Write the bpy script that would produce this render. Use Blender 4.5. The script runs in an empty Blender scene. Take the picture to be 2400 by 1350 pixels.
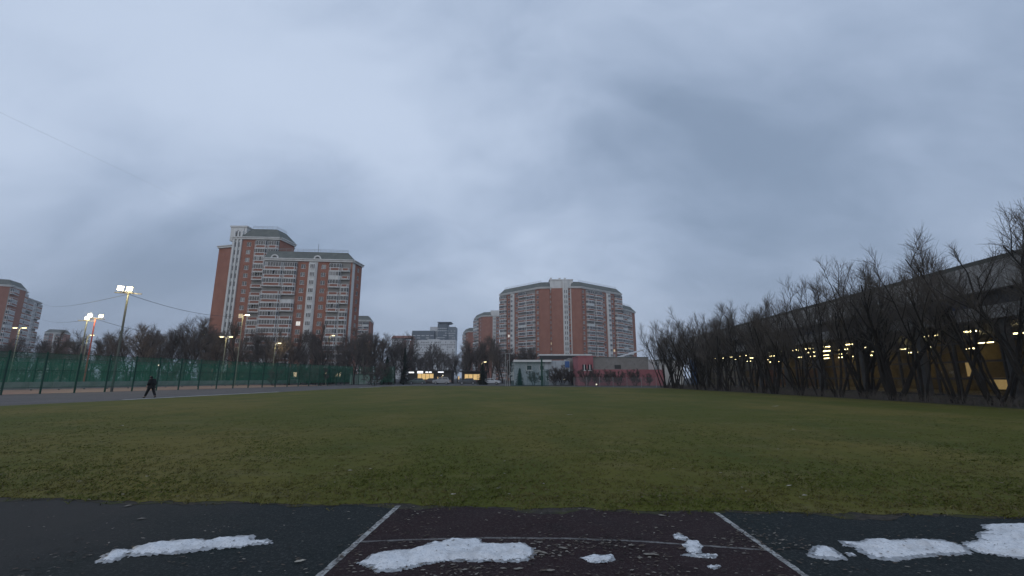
import bpy, bmesh, math, random
import numpy as np
from mathutils import Vector, Matrix, noise as mnoise

# ------------------------------------------------------------------ camera, sky, sun, exposure
sc = bpy.context.scene
COL = sc.collection
FPX, PITCH, CAMH = 1045.0, math.atan(210.0 / 1045.0), 1.6
cam_d = bpy.data.cameras.new('camera')
cam_d.sensor_width = 36.0
cam_d.lens = 36.0 * FPX / 2400.0
cam_d.clip_start, cam_d.clip_end = 0.1, 9000.0
cam = bpy.data.objects.new('camera', cam_d)
COL.objects.link(cam)
cam.location = (0, 0, CAMH)
cam.rotation_euler = (math.pi / 2 + PITCH, 0, 0)
sc.camera = cam

sc.view_settings.view_transform = 'Standard'
sc.view_settings.look = 'None'
sc.view_settings.gamma = 1.0
sc.view_settings.exposure = 0.0
sc.view_settings.use_curve_mapping = False
sc.cycles.use_denoising = True
sc.cycles.max_bounces = 5
sc.cycles.diffuse_bounces = 2
sc.cycles.glossy_bounces = 2
sc.cycles.transmission_bounces = 3
sc.cycles.transparent_max_bounces = 12
sc.cycles.volume_bounces = 0
sc.cycles.sample_clamp_indirect = 4.0

SUN_EL, SUN_AZ = math.radians(16), math.radians(205)      # azimuth clockwise from +Y: behind the camera, a little to its left
world = bpy.data.worlds.new('World')
sc.world = world
world.use_nodes = True
wn, wl = world.node_tree.nodes, world.node_tree.links
wn.clear()


def N(t, **kw):
    n = wn.new(t)
    for k, v in kw.items():
        setattr(n, k, v)
    return n


def wmath(op, a, b=None, clamp=False):
    n = N('ShaderNodeMath', operation=op, use_clamp=clamp)
    for i, x in enumerate((a, b)):
        if x is None:
            continue
        if isinstance(x, (int, float)):
            n.inputs[i].default_value = x
        else:
            wl.new(x, n.inputs[i])
    return n.outputs[0]


tc = N('ShaderNodeTexCoord')
sep = N('ShaderNodeSeparateXYZ')
wl.new(tc.outputs['Generated'], sep.inputs[0])
zc = wmath('MAXIMUM', sep.outputs[2], 0.0)
den = wmath('ADD', zc, 0.62)
px = wmath('DIVIDE', sep.outputs[0], den)
py = wmath('DIVIDE', sep.outputs[1], den)
comb = N('ShaderNodeCombineXYZ')
wl.new(px, comb.inputs[0]); wl.new(py, comb.inputs[1])


def cloud_noise(scale, offs, detail, rough, dist, rot=0.0, sc3=(1, 1, 1)):
    mp = N('ShaderNodeMapping')
    mp.inputs['Location'].default_value = offs
    mp.inputs['Rotation'].default_value = (0, 0, rot)
    mp.inputs['Scale'].default_value = sc3
    wl.new(comb.outputs[0], mp.inputs[0])
    n = N('ShaderNodeTexNoise')
    n.inputs['Scale'].default_value = scale
    n.inputs['Detail'].default_value = detail
    n.inputs['Roughness'].default_value = rough
    n.inputs['Distortion'].default_value = dist
    wl.new(mp.outputs[0], n.inputs['Vector'])
    return n.outputs[0]


c1 = cloud_noise(1.15, (-16.235, 7.922, 0), 3.0, 0.42, 0.5, math.radians(24), (0.85, 1.5, 1))
c2 = cloud_noise(3.0, (8.086, 18.0, 3), 5, 0.5, 0.5, math.radians(20), (1.0, 1.5, 1))
c3 = cloud_noise(7.0, (2.3, 5.1, 1), 4, 0.55, 0.6, math.radians(30), (1.0, 1.7, 1))
mixn = wmath('ADD', wmath('ADD', wmath('MULTIPLY', c1, 0.66), wmath('MULTIPLY', c2, 0.25)), wmath('MULTIPLY', c3, 0.09))
ramp = N('ShaderNodeValToRGB')
ramp.color_ramp.interpolation = 'B_SPLINE'
els = ramp.color_ramp.elements
els[0].position, els[0].color = 0.36, (0.238, 0.318, 0.452, 1)
els[1].position, els[1].color = 0.63, (0.61, 0.715, 0.895, 1)
e = els.new(0.49); e.color = (0.392, 0.49, 0.665, 1)
wl.new(mixn, ramp.inputs[0])
# the overcast is thicker and more even towards the horizon
hz = wmath('SUBTRACT', 1.0, wmath('MULTIPLY', zc, 3.2), clamp=True)
hmix = N('ShaderNodeMixRGB')
wl.new(wmath('MULTIPLY', wmath('POWER', hz, 1.6), 0.7), hmix.inputs[0])
wl.new(ramp.outputs[0], hmix.inputs[1])
hmix.inputs[2].default_value = (0.352, 0.423, 0.55, 1)
bg_c = N('ShaderNodeBackground')
wl.new(hmix.outputs[0], bg_c.inputs[0])
bg_c.inputs[1].default_value = 1.0
sky = N('ShaderNodeTexSky')
sky.sky_type = 'NISHITA'
sky.sun_disc = False
sky.sun_elevation = SUN_EL
sky.sun_rotation = SUN_AZ
sky.air_density, sky.dust_density, sky.ozone_density = 1.5, 4.0, 2.0
bg_s = N('ShaderNodeBackground')
wl.new(sky.outputs[0], bg_s.inputs[0])
bg_s.inputs[1].default_value = 0.05
mixs = N('ShaderNodeMixShader')
mixs.inputs[0].default_value = 0.92
wl.new(bg_s.outputs[0], mixs.inputs[1]); wl.new(bg_c.outputs[0], mixs.inputs[2])
wo = N('ShaderNodeOutputWorld')
wl.new(mixs.outputs[0], wo.inputs[0])

sun_d = bpy.data.lights.new('sun', 'SUN')
sun_d.energy = 0.55
sun_d.angle = math.radians(60)
sun_d.color = (1.0, 0.95, 0.9)
sun = bpy.data.objects.new('sun', sun_d)
COL.objects.link(sun)
sv = Vector((math.sin(SUN_AZ) * math.cos(SUN_EL), math.cos(SUN_AZ) * math.cos(SUN_EL), math.sin(SUN_EL)))
sun.rotation_euler = sv.to_track_quat('Z', 'Y').to_euler()
sun.location = (0, -20, 30)

RNG = random.Random(7)


# ------------------------------------------------------------------ helpers
def ray(u, v):
    c, s = math.cos(PITCH), math.sin(PITCH)
    return (u - 1200.0, FPX * c + (v - 675.0) * s, FPX * s - (v - 675.0) * c)


def G(u, v, z=0.0):                      # where the sight line of a photo pixel meets the ground
    d = ray(u, v)
    t = (z - CAMH) / d[2]
    return (d[0] * t, d[1] * t)


def AT(u, v, Y):                         # the same at a known distance
    d = ray(u, v)
    t = Y / d[1]
    return Vector((d[0] * t, Y, CAMH + d[2] * t))


_mats = {}


def mat(name, col, rough=0.85, col2=None, scale=4.0, detail=5.0, bump=0.0, bscale=None, spec=0.3, metal=0.0, emit=None, estr=0.0, lo=0.35, hi=0.65, stretch=None):
    if name in _mats:
        return _mats[name]
    m = bpy.data.materials.new(name)
    m.use_nodes = True
    nt = m.node_tree
    b = nt.nodes['Principled BSDF']
    b.inputs['Roughness'].default_value = rough
    b.inputs['Specular IOR Level'].default_value = spec
    b.inputs['Metallic'].default_value = metal
    b.inputs['Base Color'].default_value = (*col, 1)
    if emit:
        b.inputs['Emission Color'].default_value = (*emit, 1)
        b.inputs['Emission Strength'].default_value = estr
    t = nt.nodes.new('ShaderNodeTexCoord')
    vec = t.outputs['Object']
    if stretch:
        mp = nt.nodes.new('ShaderNodeMapping')
        mp.inputs['Scale'].default_value = stretch
        nt.links.new(vec, mp.inputs[0])
        vec = mp.outputs[0]
    if col2:
        n = nt.nodes.new('ShaderNodeTexNoise')
        n.inputs['Scale'].default_value = scale
        n.inputs['Detail'].default_value = detail
        n.inputs['Roughness'].default_value = 0.6
        nt.links.new(vec, n.inputs['Vector'])
        r = nt.nodes.new('ShaderNodeValToRGB')
        r.color_ramp.elements[0].position = lo
        r.color_ramp.elements[1].position = hi
        r.color_ramp.elements[0].color = (*col, 1)
        r.color_ramp.elements[1].color = (*col2, 1)
        nt.links.new(n.outputs[0], r.inputs[0])
        nt.links.new(r.outputs[0], b.inputs['Base Color'])
    if bump:
        n2 = nt.nodes.new('ShaderNodeTexNoise')
        n2.inputs['Scale'].default_value = bscale or scale * 3
        n2.inputs['Detail'].default_value = 5
        nt.links.new(vec, n2.inputs['Vector'])
        bp = nt.nodes.new('ShaderNodeBump')
        bp.inputs['Strength'].default_value = min(1.0, bump)
        bp.inputs['Distance'].default_value = 0.05
        nt.links.new(n2.outputs[0], bp.inputs['Height'])
        nt.links.new(bp.outputs[0], b.inputs['Normal'])
    _mats[name] = m
    return m


def layered(name, layers, rough=0.95, bump=0.0, bscale=40.0, spec=0.2, bdist=0.03):
    """layers: first a colour, then (colour, noise scale, lo, hi, amount, stretch)"""
    if name in _mats:
        return _mats[name]
    m = bpy.data.materials.new(name)
    m.use_nodes = True
    nt = m.node_tree
    b = nt.nodes['Principled BSDF']
    b.inputs['Roughness'].default_value = rough
    b.inputs['Specular IOR Level'].default_value = spec
    t = nt.nodes.new('ShaderNodeTexCoord')
    rgb = nt.nodes.new('ShaderNodeRGB')
    rgb.outputs[0].default_value = (*layers[0], 1)
    cur = rgb.outputs[0]
    for i, (c, s, lo, hi, amt, st) in enumerate(layers[1:]):
        mp = nt.nodes.new('ShaderNodeMapping')
        mp.inputs['Location'].default_value = (3.7 * i, 1.3 * i, 0.4 * i)
        mp.inputs['Scale'].default_value = st or (1, 1, 1)
        nt.links.new(t.outputs['Object'], mp.inputs[0])
        n = nt.nodes.new('ShaderNodeTexNoise')
        n.inputs['Scale'].default_value = s
        n.inputs['Detail'].default_value = 6
        n.inputs['Roughness'].default_value = 0.62
        nt.links.new(mp.outputs[0], n.inputs['Vector'])
        mr = nt.nodes.new('ShaderNodeMapRange')
        mr.inputs['From Min'].default_value = lo
        mr.inputs['From Max'].default_value = hi
        mr.inputs['To Max'].default_value = amt
        nt.links.new(n.outputs[0], mr.inputs['Value'])
        mx = nt.nodes.new('ShaderNodeMixRGB')
        nt.links.new(mr.outputs[0], mx.inputs[0])
        nt.links.new(cur, mx.inputs[1])
        mx.inputs[2].default_value = (*c, 1)
        cur = mx.outputs[0]
    nt.links.new(cur, b.inputs['Base Color'])
    if bump:
        n2 = nt.nodes.new('ShaderNodeTexNoise')
        n2.inputs['Scale'].default_value = bscale
        n2.inputs['Detail'].default_value = 6
        nt.links.new(t.outputs['Object'], n2.inputs['Vector'])
        bp = nt.nodes.new('ShaderNodeBump')
        bp.inputs['Strength'].default_value = bump
        bp.inputs['Distance'].default_value = bdist
        nt.links.new(n2.outputs[0], bp.inputs['Height'])
        nt.links.new(bp.outputs[0], b.inputs['Normal'])
    _mats[name] = m
    return m


def pane_mat(name, tint=(0.02, 0.025, 0.03), clear=0.75):
    """a glazing pane one can look through: mostly transparent with a mirror coat"""
    if name in _mats:
        return _mats[name]
    m = bpy.data.materials.new(name)
    m.use_nodes = True
    nt = m.node_tree
    nt.nodes.clear()
    out = nt.nodes.new('ShaderNodeOutputMaterial')
    tr = nt.nodes.new('ShaderNodeBsdfTransparent')
    tr.inputs[0].default_value = (clear, clear * 1.0, clear * 0.97, 1)
    gl = nt.nodes.new('ShaderNodeBsdfGlossy')
    gl.inputs['Roughness'].default_value = 0.03
    lw = nt.nodes.new('ShaderNodeLayerWeight')
    lw.inputs[0].default_value = 0.5
    pw_ = nt.nodes.new('ShaderNodeMath'); pw_.operation = 'POWER'; pw_.inputs[1].default_value = 4.0
    nt.links.new(lw.outputs['Facing'], pw_.inputs[0])
    fr = nt.nodes.new('ShaderNodeMath'); fr.operation = 'MULTIPLY_ADD'; fr.inputs[1].default_value = 0.5; fr.inputs[2].default_value = 0.03
    nt.links.new(pw_.outputs[0], fr.inputs[0])
    mx = nt.nodes.new('ShaderNodeMixShader')
    nt.links.new(fr.outputs[0], mx.inputs[0])
    nt.links.new(tr.outputs[0], mx.inputs[1])
    nt.links.new(gl.outputs[0], mx.inputs[2])
    nt.links.new(mx.outputs[0], out.inputs[0])
    _mats[name] = m
    return m


class MB:
    def __init__(self):
        self.v, self.f, self.mi = [], [], []

    def quad(self, a, b, c, d, m=0):
        i = len(self.v)
        self.v += [a, b, c, d]
        self.f.append((i, i + 1, i + 2, i + 3)); self.mi.append(m)

    def poly(self, pts, m=0):
        i = len(self.v)
        self.v += list(pts)
        self.f.append(tuple(range(i, i + len(pts)))); self.mi.append(m)

    def box(self, x0, x1, y0, y1, z0, z1, m=0):
        i = len(self.v)
        self.v += [(x0, y0, z0), (x1, y0, z0), (x1, y1, z0), (x0, y1, z0), (x0, y0, z1), (x1, y0, z1), (x1, y1, z1), (x0, y1, z1)]
        for f in ((0, 3, 2, 1), (4, 5, 6, 7), (0, 1, 5, 4), (1, 2, 6, 5), (2, 3, 7, 6), (3, 0, 4, 7)):
            self.f.append(tuple(i + k for k in f)); self.mi.append(m)

    def hexa(self, lo, hi, m=0):
        """lo, hi: four points each, counter-clockwise from above"""
        i = len(self.v)
        self.v += list(lo) + list(hi)
        for f in ((0, 3, 2, 1), (4, 5, 6, 7), (0, 1, 5, 4), (1, 2, 6, 5), (2, 3, 7, 6), (3, 0, 4, 7)):
            self.f.append(tuple(i + k for k in f)); self.mi.append(m)

    def prism(self, poly, z0, z1, m=0):
        n = len(poly)
        i = len(self.v)
        self.v += [(x, y, z0) for x, y in poly] + [(x, y, z1) for x, y in poly]
        self.f.append(tuple(i + k for k in reversed(range(n)))); self.mi.append(m)
        self.f.append(tuple(i + n + k for k in range(n))); self.mi.append(m)
        for k in range(n):
            k2 = (k + 1) % n
            self.f.append((i + k, i + k2, i + n + k2, i + n + k)); self.mi.append(m)

    def path(self, pts, rad, n=6, m=0, cap=True):
        pts = [Vector(p) for p in pts]
        i0 = len(self.v)
        K = len(pts)
        for k, p in enumerate(pts):
            d = (pts[min(k + 1, K - 1)] - pts[max(k - 1, 0)])
            if d.length < 1e-9:
                d = Vector((0, 0, 1))
            d.normalize()
            a = d.cross(Vector((0.31, 0.95, 0.08)) if abs(d.y) < 0.9 else Vector((1, 0, 0))).normalized()
            b = d.cross(a)
            r = rad[k] if hasattr(rad, '__len__') else rad
            for q in range(n):
                t = 2 * math.pi * q / n
                w = p + (a * math.cos(t) + b * math.sin(t)) * r
                self.v.append((w.x, w.y, w.z))
        for k in range(K - 1):
            for q in range(n):
                q2 = (q + 1) % n
                self.f.append((i0 + k * n + q, i0 + k * n + q2, i0 + (k + 1) * n + q2, i0 + (k + 1) * n + q)); self.mi.append(m)
        if cap:
            self.f.append(tuple(i0 + q for q in reversed(range(n)))); self.mi.append(m)
            self.f.append(tuple(i0 + (K - 1) * n + q for q in range(n))); self.mi.append(m)

    def mesh(self, name, mats, smooth=False):
        me = bpy.data.meshes.new(name)
        me.from_pydata([tuple(p) for p in self.v], [], self.f)
        for x in (mats if isinstance(mats, (list, tuple)) else [mats]):
            me.materials.append(x)
        if any(self.mi):
            me.polygons.foreach_set('material_index', self.mi)
        if smooth:
            me.polygons.foreach_set('use_smooth', [True] * len(me.polygons))
        me.update()
        return me

    def build(self, name, mats, parent=None, loc=(0, 0, 0), rz=0.0, smooth=False):
        return place(name, self.mesh(name, mats, smooth), parent, loc, rz)


def place(name, me, parent=None, loc=(0, 0, 0), rz=0.0):
    o = bpy.data.objects.new(name, me)
    COL.objects.link(o)
    o.parent = parent
    o.location = loc
    o.rotation_euler = (0, 0, rz)
    return o


def tag(o, label=None, cat=None, group=None, kind=None):
    if label: o['label'] = label
    if cat: o['category'] = cat
    if group: o['group'] = group
    if kind: o['kind'] = kind
    return o


def empty(name, loc, rz=0.0):
    o = bpy.data.objects.new(name, None)
    COL.objects.link(o)
    o.empty_display_size = 0.3
    o.location = loc
    o.rotation_euler = (0, 0, rz)
    return o


def copy_tree(o, parent=None):
    c = o.copy()
    COL.objects.link(c)
    c.parent = parent
    for ch in list(o.children):
        copy_tree(ch, c)
    return c


def sheet(name, pts, z, m, kind='structure', label=None):
    mb = MB()
    mb.poly([(x, y, z) for x, y in pts])
    o = mb.build(name, m)
    bm = bmesh.new(); bm.from_mesh(o.data)
    bmesh.ops.triangulate(bm, faces=bm.faces[:])
    bm.normal_update()
    for f in bm.faces:
        if f.normal.z < 0:
            f.normal_flip()
    bm.to_mesh(o.data); bm.free()
    tag(o, kind=kind, label=label)
    return o


# ------------------------------------------------------------------ materials
BRICK = layered(
    'red_brick', [(0.30, 0.136, 0.096), ((0.355, 0.17, 0.122), 0.35, 0.4, 0.62, 0.8, None), ((0.225, 0.09, 0.064), 0.8, 0.55, 0.75, 0.6, (1, 1, 0.3))], rough=0.9)
BRICKD = layered('dull_brick', [(0.25, 0.108, 0.078), ((0.30, 0.14, 0.10), 0.3, 0.4, 0.62, 0.8, None)], rough=0.9)
WHITEP = layered('pale_panel', [(0.66, 0.66, 0.64), ((0.52, 0.52, 0.50), 0.6, 0.45, 0.7, 0.8, (1, 1, 0.25))], rough=0.85)
FRAMEW = mat('window_frame_white', (0.72, 0.72, 0.71), 0.6)
LOGG = mat('loggia_plaster_shade', (0.26, 0.25, 0.235), 0.9)  # plaster colour greyed so that open balcony recesses look shaded
ROOFG = layered('roof_grey', [(0.13, 0.14, 0.13), ((0.18, 0.19, 0.17), 0.5, 0.4, 0.65, 0.8, None)], rough=0.9)
PANE_D = mat('window_glass_dark', (0.025, 0.03, 0.035), 0.08, spec=0.6)
PANE_C = mat('window_glass_curtain', (0.16, 0.16, 0.155), 0.3, col2=(0.07, 0.075, 0.08), scale=1.2, spec=0.5)
PANE_P = mat('window_glass_pale', (0.30, 0.30, 0.29), 0.35, col2=(0.2, 0.2, 0.2), scale=1.2, spec=0.5)
PANE_L = mat('window_lit', (0.5, 0.4, 0.25), 0.4, emit=(1.0, 0.74, 0.42), estr=0.5)
PANE_LW = mat('window_lit_white', (0.5, 0.5, 0.5), 0.4, emit=(1.0, 0.93, 0.82), estr=0.6)
METAL = mat('dark_metal', (0.05, 0.05, 0.05), 0.5, spec=0.4)
GALV = mat('galvanised_metal', (0.32, 0.33, 0.33), 0.5, spec=0.4)
LAMPY = mat('lamp_yellow', (0.8, 0.7, 0.5), 0.4, emit=(1.0, 0.86, 0.42), estr=2.6)
LAMPW = mat('lamp_white', (0.8, 0.8, 0.8), 0.4, emit=(1.0, 0.88, 0.60), estr=12.0)
LAMPM = mat('lamp_warm', (0.8, 0.75, 0.6), 0.4, emit=(1.0, 0.76, 0.30), estr=2.2)
GREENP = mat('green_post_paint', (0.008, 0.055, 0.036), 0.6, spec=0.3)
GREENW = mat('green_mesh_wire', (0.013, 0.15, 0.085), 0.6, spec=0.3, col2=(0.019, 0.22, 0.125), scale=0.7)
BARK = layered('bark', [(0.035, 0.031, 0.028), ((0.06, 0.055, 0.048), 3.0, 0.4, 0.65, 0.8, (1, 1, 0.4))], rough=0.95)
TWIG = mat('twig_bark', (0.098, 0.082, 0.074), 0.95)
BARKD = layered('dark_bark', [(0.022, 0.0195, 0.017), ((0.040, 0.035, 0.030), 3.0, 0.4, 0.65, 0.8, (1, 1, 0.4))], rough=0.95)
TWIGD = mat('dark_twig_bark', (0.100, 0.086, 0.074), 0.95)
NEEDLE = mat('dark_needles', (0.010, 0.018, 0.013), 0.9, col2=(0.018, 0.03, 0.02), scale=2.0)

# ------------------------------------------------------------------ ground, field, track
GROUNDM = layered('ground_soil', [(0.055, 0.052, 0.05), ((0.085, 0.08, 0.075), 0.3, 0.4, 0.65, 0.8, None), ((0.035, 0.035, 0.03), 0.06, 0.45, 0.6, 0.6, None)], bump=0.4, bscale=6)
sheet('ground', [(-1300, -140), (1300, -140), (1300, 1500), (-1300, 1500)], 0.0, GROUNDM)

FIELD = [(-34, 8.1), (-30.5, 18), (-29.3, 26.3), (-27.8, 33.2), (-26.5, 47.4), (-23.5, 79.6), (-21.5, 87), (-18, 90.5), (-11.5, 90.5), (7.8, 83.5), (23.5, 70.0),
         (25.3, 45), (26.3, 31), (26.2, 20), (27, 4.3)]
GRASSG = layered('field_turf', [(0.084, 0.088, 0.009), ((0.138, 0.112, 0.022), 0.13, 0.44, 0.60, 0.9, (1.0, 0.5, 1)), ((0.052, 0.068, 0.007), 0.4, 0.50, 0.72, 0.7, None),
                                ((0.150, 0.128, 0.045), 1.1, 0.52, 0.72, 0.6, (0.5, 1.2, 1)), ((0.028, 0.033, 0.011), 7.0, 0.52, 0.75, 0.4, None), ((0.085, 0.078, 0.036), 16.0, 0.62, 0.8, 0.35, None)],
                 bump=0.5, bscale=18, bdist=0.04)


def edge_near(x):                        # near edge of the turf
    return 6.0 - 0.062 * x + 0.10 * mnoise.noise((x * 0.9, 3.3, 0)) + 0.08 * mnoise.noise((x * 3.1, 8.3, 0)) + 0.06 * mnoise.noise((x * 9.0, 1.3, 0))


xs = [27 - k * 0.05 for k in range(int(61 / 0.05) + 1)]
mb = MB()
for xa, xb in zip(xs[1:], xs[:-1]):
    mb.quad((xa, edge_near(xa), 0.0125), (xb, edge_near(xb), 0.0125), (xb, 9.0, 0.0125), (xa, 9.0, 0.0125))
mb.poly([(-34, 9.0, 0.0125), (27, 9.0, 0.0125)] + [(x, y, 0.0125) for x, y in reversed(FIELD[1:-1])])
tag(mb.build('lawn', GRASSG), kind='structure')

TRACKB = layered('track_rubber_blue', [(0.0165, 0.0235, 0.0235), ((0.027, 0.0315, 0.031), 0.5, 0.42, 0.62, 0.75, None), ((0.010, 0.021, 0.018), 0.9, 0.5, 0.7, 0.7, None), ((0.055, 0.058, 0.058), 38, 0.51, 0.62, 0.85, None),
                                       ((0.006, 0.008, 0.009), 90, 0.5, 0.66, 0.8, None)], bump=0.7, bscale=160, bdist=0.012)
TRACKR = layered('track_rubber_maroon', [(0.033, 0.0165, 0.0175), ((0.040, 0.026, 0.0265), 0.8, 0.42, 0.65, 0.75, None), ((0.016, 0.009, 0.010), 2.2, 0.5, 0.7, 0.7, None), ((0.065, 0.050, 0.048), 38, 0.51, 0.62, 0.85, None),
                                         ((0.007, 0.005, 0.006), 90, 0.5, 0.66, 0.8, None)], bump=0.7, bscale=160, bdist=0.012)
TRACKG = layered('track_rubber_worn_grey', [(0.036, 0.036, 0.036), ((0.048, 0.047, 0.045), 0.5, 0.42, 0.62, 0.75, None), ((0.018, 0.021, 0.023), 0.8, 0.52, 0.7, 0.8, (1, 2, 1)), ((0.075, 0.074, 0.07), 38, 0.51, 0.62, 0.85, None),
                                            ((0.012, 0.012, 0.013), 90, 0.5, 0.66, 0.8, None)], bump=0.7, bscale=160, bdist=0.012)
ASPH = layered('old_asphalt', [(0.105, 0.098, 0.095), ((0.135, 0.125, 0.12), 0.5, 0.4, 0.65, 0.8, (1, 0.3, 1)), ((0.05, 0.05, 0.05), 3, 0.5, 0.7, 0.6, None)], bump=0.4, bscale=60, bdist=0.01)
DIRT = layered('edge_soil', [(0.040, 0.035, 0.029), ((0.075, 0.064, 0.050), 9, 0.45, 0.62, 0.8, None), ((0.050, 0.055, 0.016), 2.5, 0.48, 0.62, 0.8, None)], bump=0.8, bscale=30)

sheet('running_track', [(-46, -8), (46, -8), (46, 3.4), (27, 4.9), (10, 5.75), (0, 6.25), (-10, 6.9), (-34, 8.6), (-46, 9)], 0.0068, TRACKB)
# the rubber is worn grey and dusty towards the left end
_nt = TRACKB.node_tree
_b = _nt.nodes['Principled BSDF']
_src = _b.inputs['Base Color'].links[0].from_socket
_tc = _nt.nodes.new('ShaderNodeTexCoord'); _sx = _nt.nodes.new('ShaderNodeSeparateXYZ')
_nt.links.new(_tc.outputs['Object'], _sx.inputs[0])
_nz = _nt.nodes.new('ShaderNodeTexNoise'); _nz.inputs['Scale'].default_value = 0.7; _nz.inputs['Detail'].default_value = 6
_nt.links.new(_tc.outputs['Object'], _nz.inputs['Vector'])
_ma = _nt.nodes.new('ShaderNodeMath'); _ma.operation = 'MULTIPLY_ADD'; _ma.inputs[1].default_value = 4.0
_nt.links.new(_nz.outputs[0], _ma.inputs[0]); _nt.links.new(_sx.outputs[0], _ma.inputs[2])
_mr = _nt.nodes.new('ShaderNodeMapRange'); _mr.inputs['From Min'].default_value = -0.6; _mr.inputs['From Max'].default_value = -3.2; _mr.inputs['To Max'].default_value = 0.75
_nt.links.new(_ma.outputs[0], _mr.inputs['Value'])
_mx = _nt.nodes.new('ShaderNodeMixRGB'); _mx.inputs[2].default_value = (0.056, 0.051, 0.046, 1)
_nt.links.new(_mr.outputs[0], _mx.inputs[0]); _nt.links.new(_src, _mx.inputs[1]); _nt.links.new(_mx.outputs[0], _b.inputs['Base Color'])
LA, LB = Vector(G(934, 1187)), Vector(G(752, 1350))
RA, RB = Vector(G(1678, 1203)), Vector(G(1884, 1350))
LD, RD = (LB - LA).normalized(), (RB - RA).normalized()
L2, R2 = LB + LD * 7, RB + RD * 7
LA2, RA2 = LA - LD * 0.16, RA - RD * 0.16
sheet('track_lane', [tuple(LA2), tuple(L2), tuple(R2), tuple(RA2)], 0.0085, TRACKR)

# worn white paint
WORN = layered('worn_line_paint', [(0.40, 0.40, 0.38), ((0.20, 0.19, 0.18), 7.0, 0.45, 0.6, 0.85, None), ((0.05, 0.045, 0.045), 28.0, 0.50, 0.60, 0.9, None)], rough=0.8)
FADED = layered('faded_line_paint', [(0.20, 0.19, 0.18), ((0.09, 0.08, 0.08), 8.0, 0.42, 0.62, 0.9, None), ((0.05, 0.04, 0.04), 30.0, 0.5, 0.66, 0.9, None)], rough=0.8)


def line_strip(name, pts, w, z, m, seed=0, rag=0.35, step=0.05):
    pts = [Vector((p[0], p[1])) for p in pts]
    dense = []
    for a, b in zip(pts[:-1], pts[1:]):
        n = max(1, int((b - a).length / step))
        dense += [a + (b - a) * (k / n) for k in range(n)]
    dense.append(pts[-1])
    mb = MB()
    L, R = [], []
    for k, p in enumerate(dense):
        d = (dense[min(k + 1, len(dense) - 1)] - dense[max(k - 1, 0)]).normalized()
        nrm = Vector((-d.y, d.x))
        a = w * 0.5 * (1 + rag * mnoise.noise((k * 0.37, seed, 1)))
        b = w * 0.5 * (1 + rag * mnoise.noise((k * 0.41, seed, 5)))
        L.append(p + nrm * a); R.append(p - nrm * b)
    for k in range(len(dense) - 1):
        mb.quad((R[k].x, R[k].y, z), (R[k + 1].x, R[k + 1].y, z), (L[k + 1].x, L[k + 1].y, z), (L[k].x, L[k].y, z))
    o = mb.build(name, m)
    return tag(o, kind='structure')


line_strip('track_line', [LA, L2], 0.062, 0.0108, WORN, 1)
line_strip('track_line', [RA, R2], 0.058, 0.0108, WORN, 2)
arc = [G(846, 1272), G(1000, 1266.5), G(1150, 1263), G(1330, 1264.5), G(1500, 1271), G(1640, 1281), G(1800, 1292)]
line_strip('track_line', arc, 0.040, 0.0106, FADED, 3, rag=0.6)
mb = MB()
vy = [edge_near(x) - 0.03 - 0.30 * max(0.0, mnoise.noise((x * 1.1, 5, 0)) + 0.2) - 0.09 * abs(mnoise.noise((x * 7.3, 5, 0))) for x in xs]
for k in range(len(xs) - 1):
    mb.quad((xs[k + 1], vy[k + 1], 0.0096), (xs[k], vy[k], 0.0096), (xs[k], edge_near(xs[k]) + 0.25, 0.0096), (xs[k + 1], edge_near(xs[k + 1]) + 0.25, 0.0096))
tag(mb.build('track_verge', DIRT), kind='structure')

# left straight of the track, far bend, terracotta court surface, road behind
LEFTF = [(-34, 8.1), (-30.5, 18), (-29.3, 26.3), (-27.8, 33.2), (-26.5, 47.4), (-23.5, 79.6), (-21.5, 87), (-18, 90.5), (-11.5, 90.5), (7.8, 83.5), (23.5, 70.0)]
ASPH_OUT = [(27, 72.5), (9.5, 86.8), (-10.8, 96), (-19, 97), (-34.5, 103), (-36.5, 97), (-48.3, 44), (-54, 18), (-60, 5)]
sheet('track_straight', LEFTF + ASPH_OUT, 0.006, ASPH)
TERRA = layered('terracotta_court', [(0.26, 0.165, 0.12), ((0.30, 0.215, 0.15), 0.12, 0.4, 0.6, 0.9, None), ((0.17, 0.10, 0.075), 1.5, 0.5, 0.7, 0.6, None)])
sheet('court_surface', [(-48.6, 44), (-36.8, 97), (-58, 101), (-95, 96), (-95, 30), (-54.5, 18)], 0.008, TERRA)
ROADM = layered('road_asphalt', [(0.07, 0.072, 0.075), ((0.095, 0.095, 0.095), 0.4, 0.4, 0.65, 0.8, None)], rough=0.75)
sheet('road', [(-34, 104), (-10, 98.5), (4, 98), (4, 118), (-110, 122), (-110, 106)], 0.009, ROADM)
SNOWLINE = layered('snowy_line', [(0.62, 0.63, 0.64), ((0.40, 0.40, 0.40), 3.0, 0.5, 0.7, 0.8, None)], rough=0.8)


def gl(pts):
    return [G(*p) for p in pts]


line_strip('field_edge_line', gl([(288, 937.5), (345, 934.6), (450, 929.0), (560, 923.6), (653, 918.8)]), 0.34, 0.022, SNOWLINE, 4, rag=0.55, step=0.4)
line_strip('field_edge_line', gl([(840, 909.6), (866, 908.2), (893, 906.9)]), 0.34, 0.022, SNOWLINE, 5, rag=0.5, step=0.4)
line_strip('field_edge_line', gl([(915, 905.2), (960, 903.6), (1010, 903.2)]), 0.42, 0.022, SNOWLINE, 6, rag=0.5, step=0.4)
# soil under the tree row, its dark colour standing in for shadow there
sheet('tree_bed', [(26.0, 12), (26.2, 20), (26.3, 31), (25.3, 45), (23.6, 69), (24.5, 78), (43, 105), (41, 60), (38, 12)], 0.019, DIRT)

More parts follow.
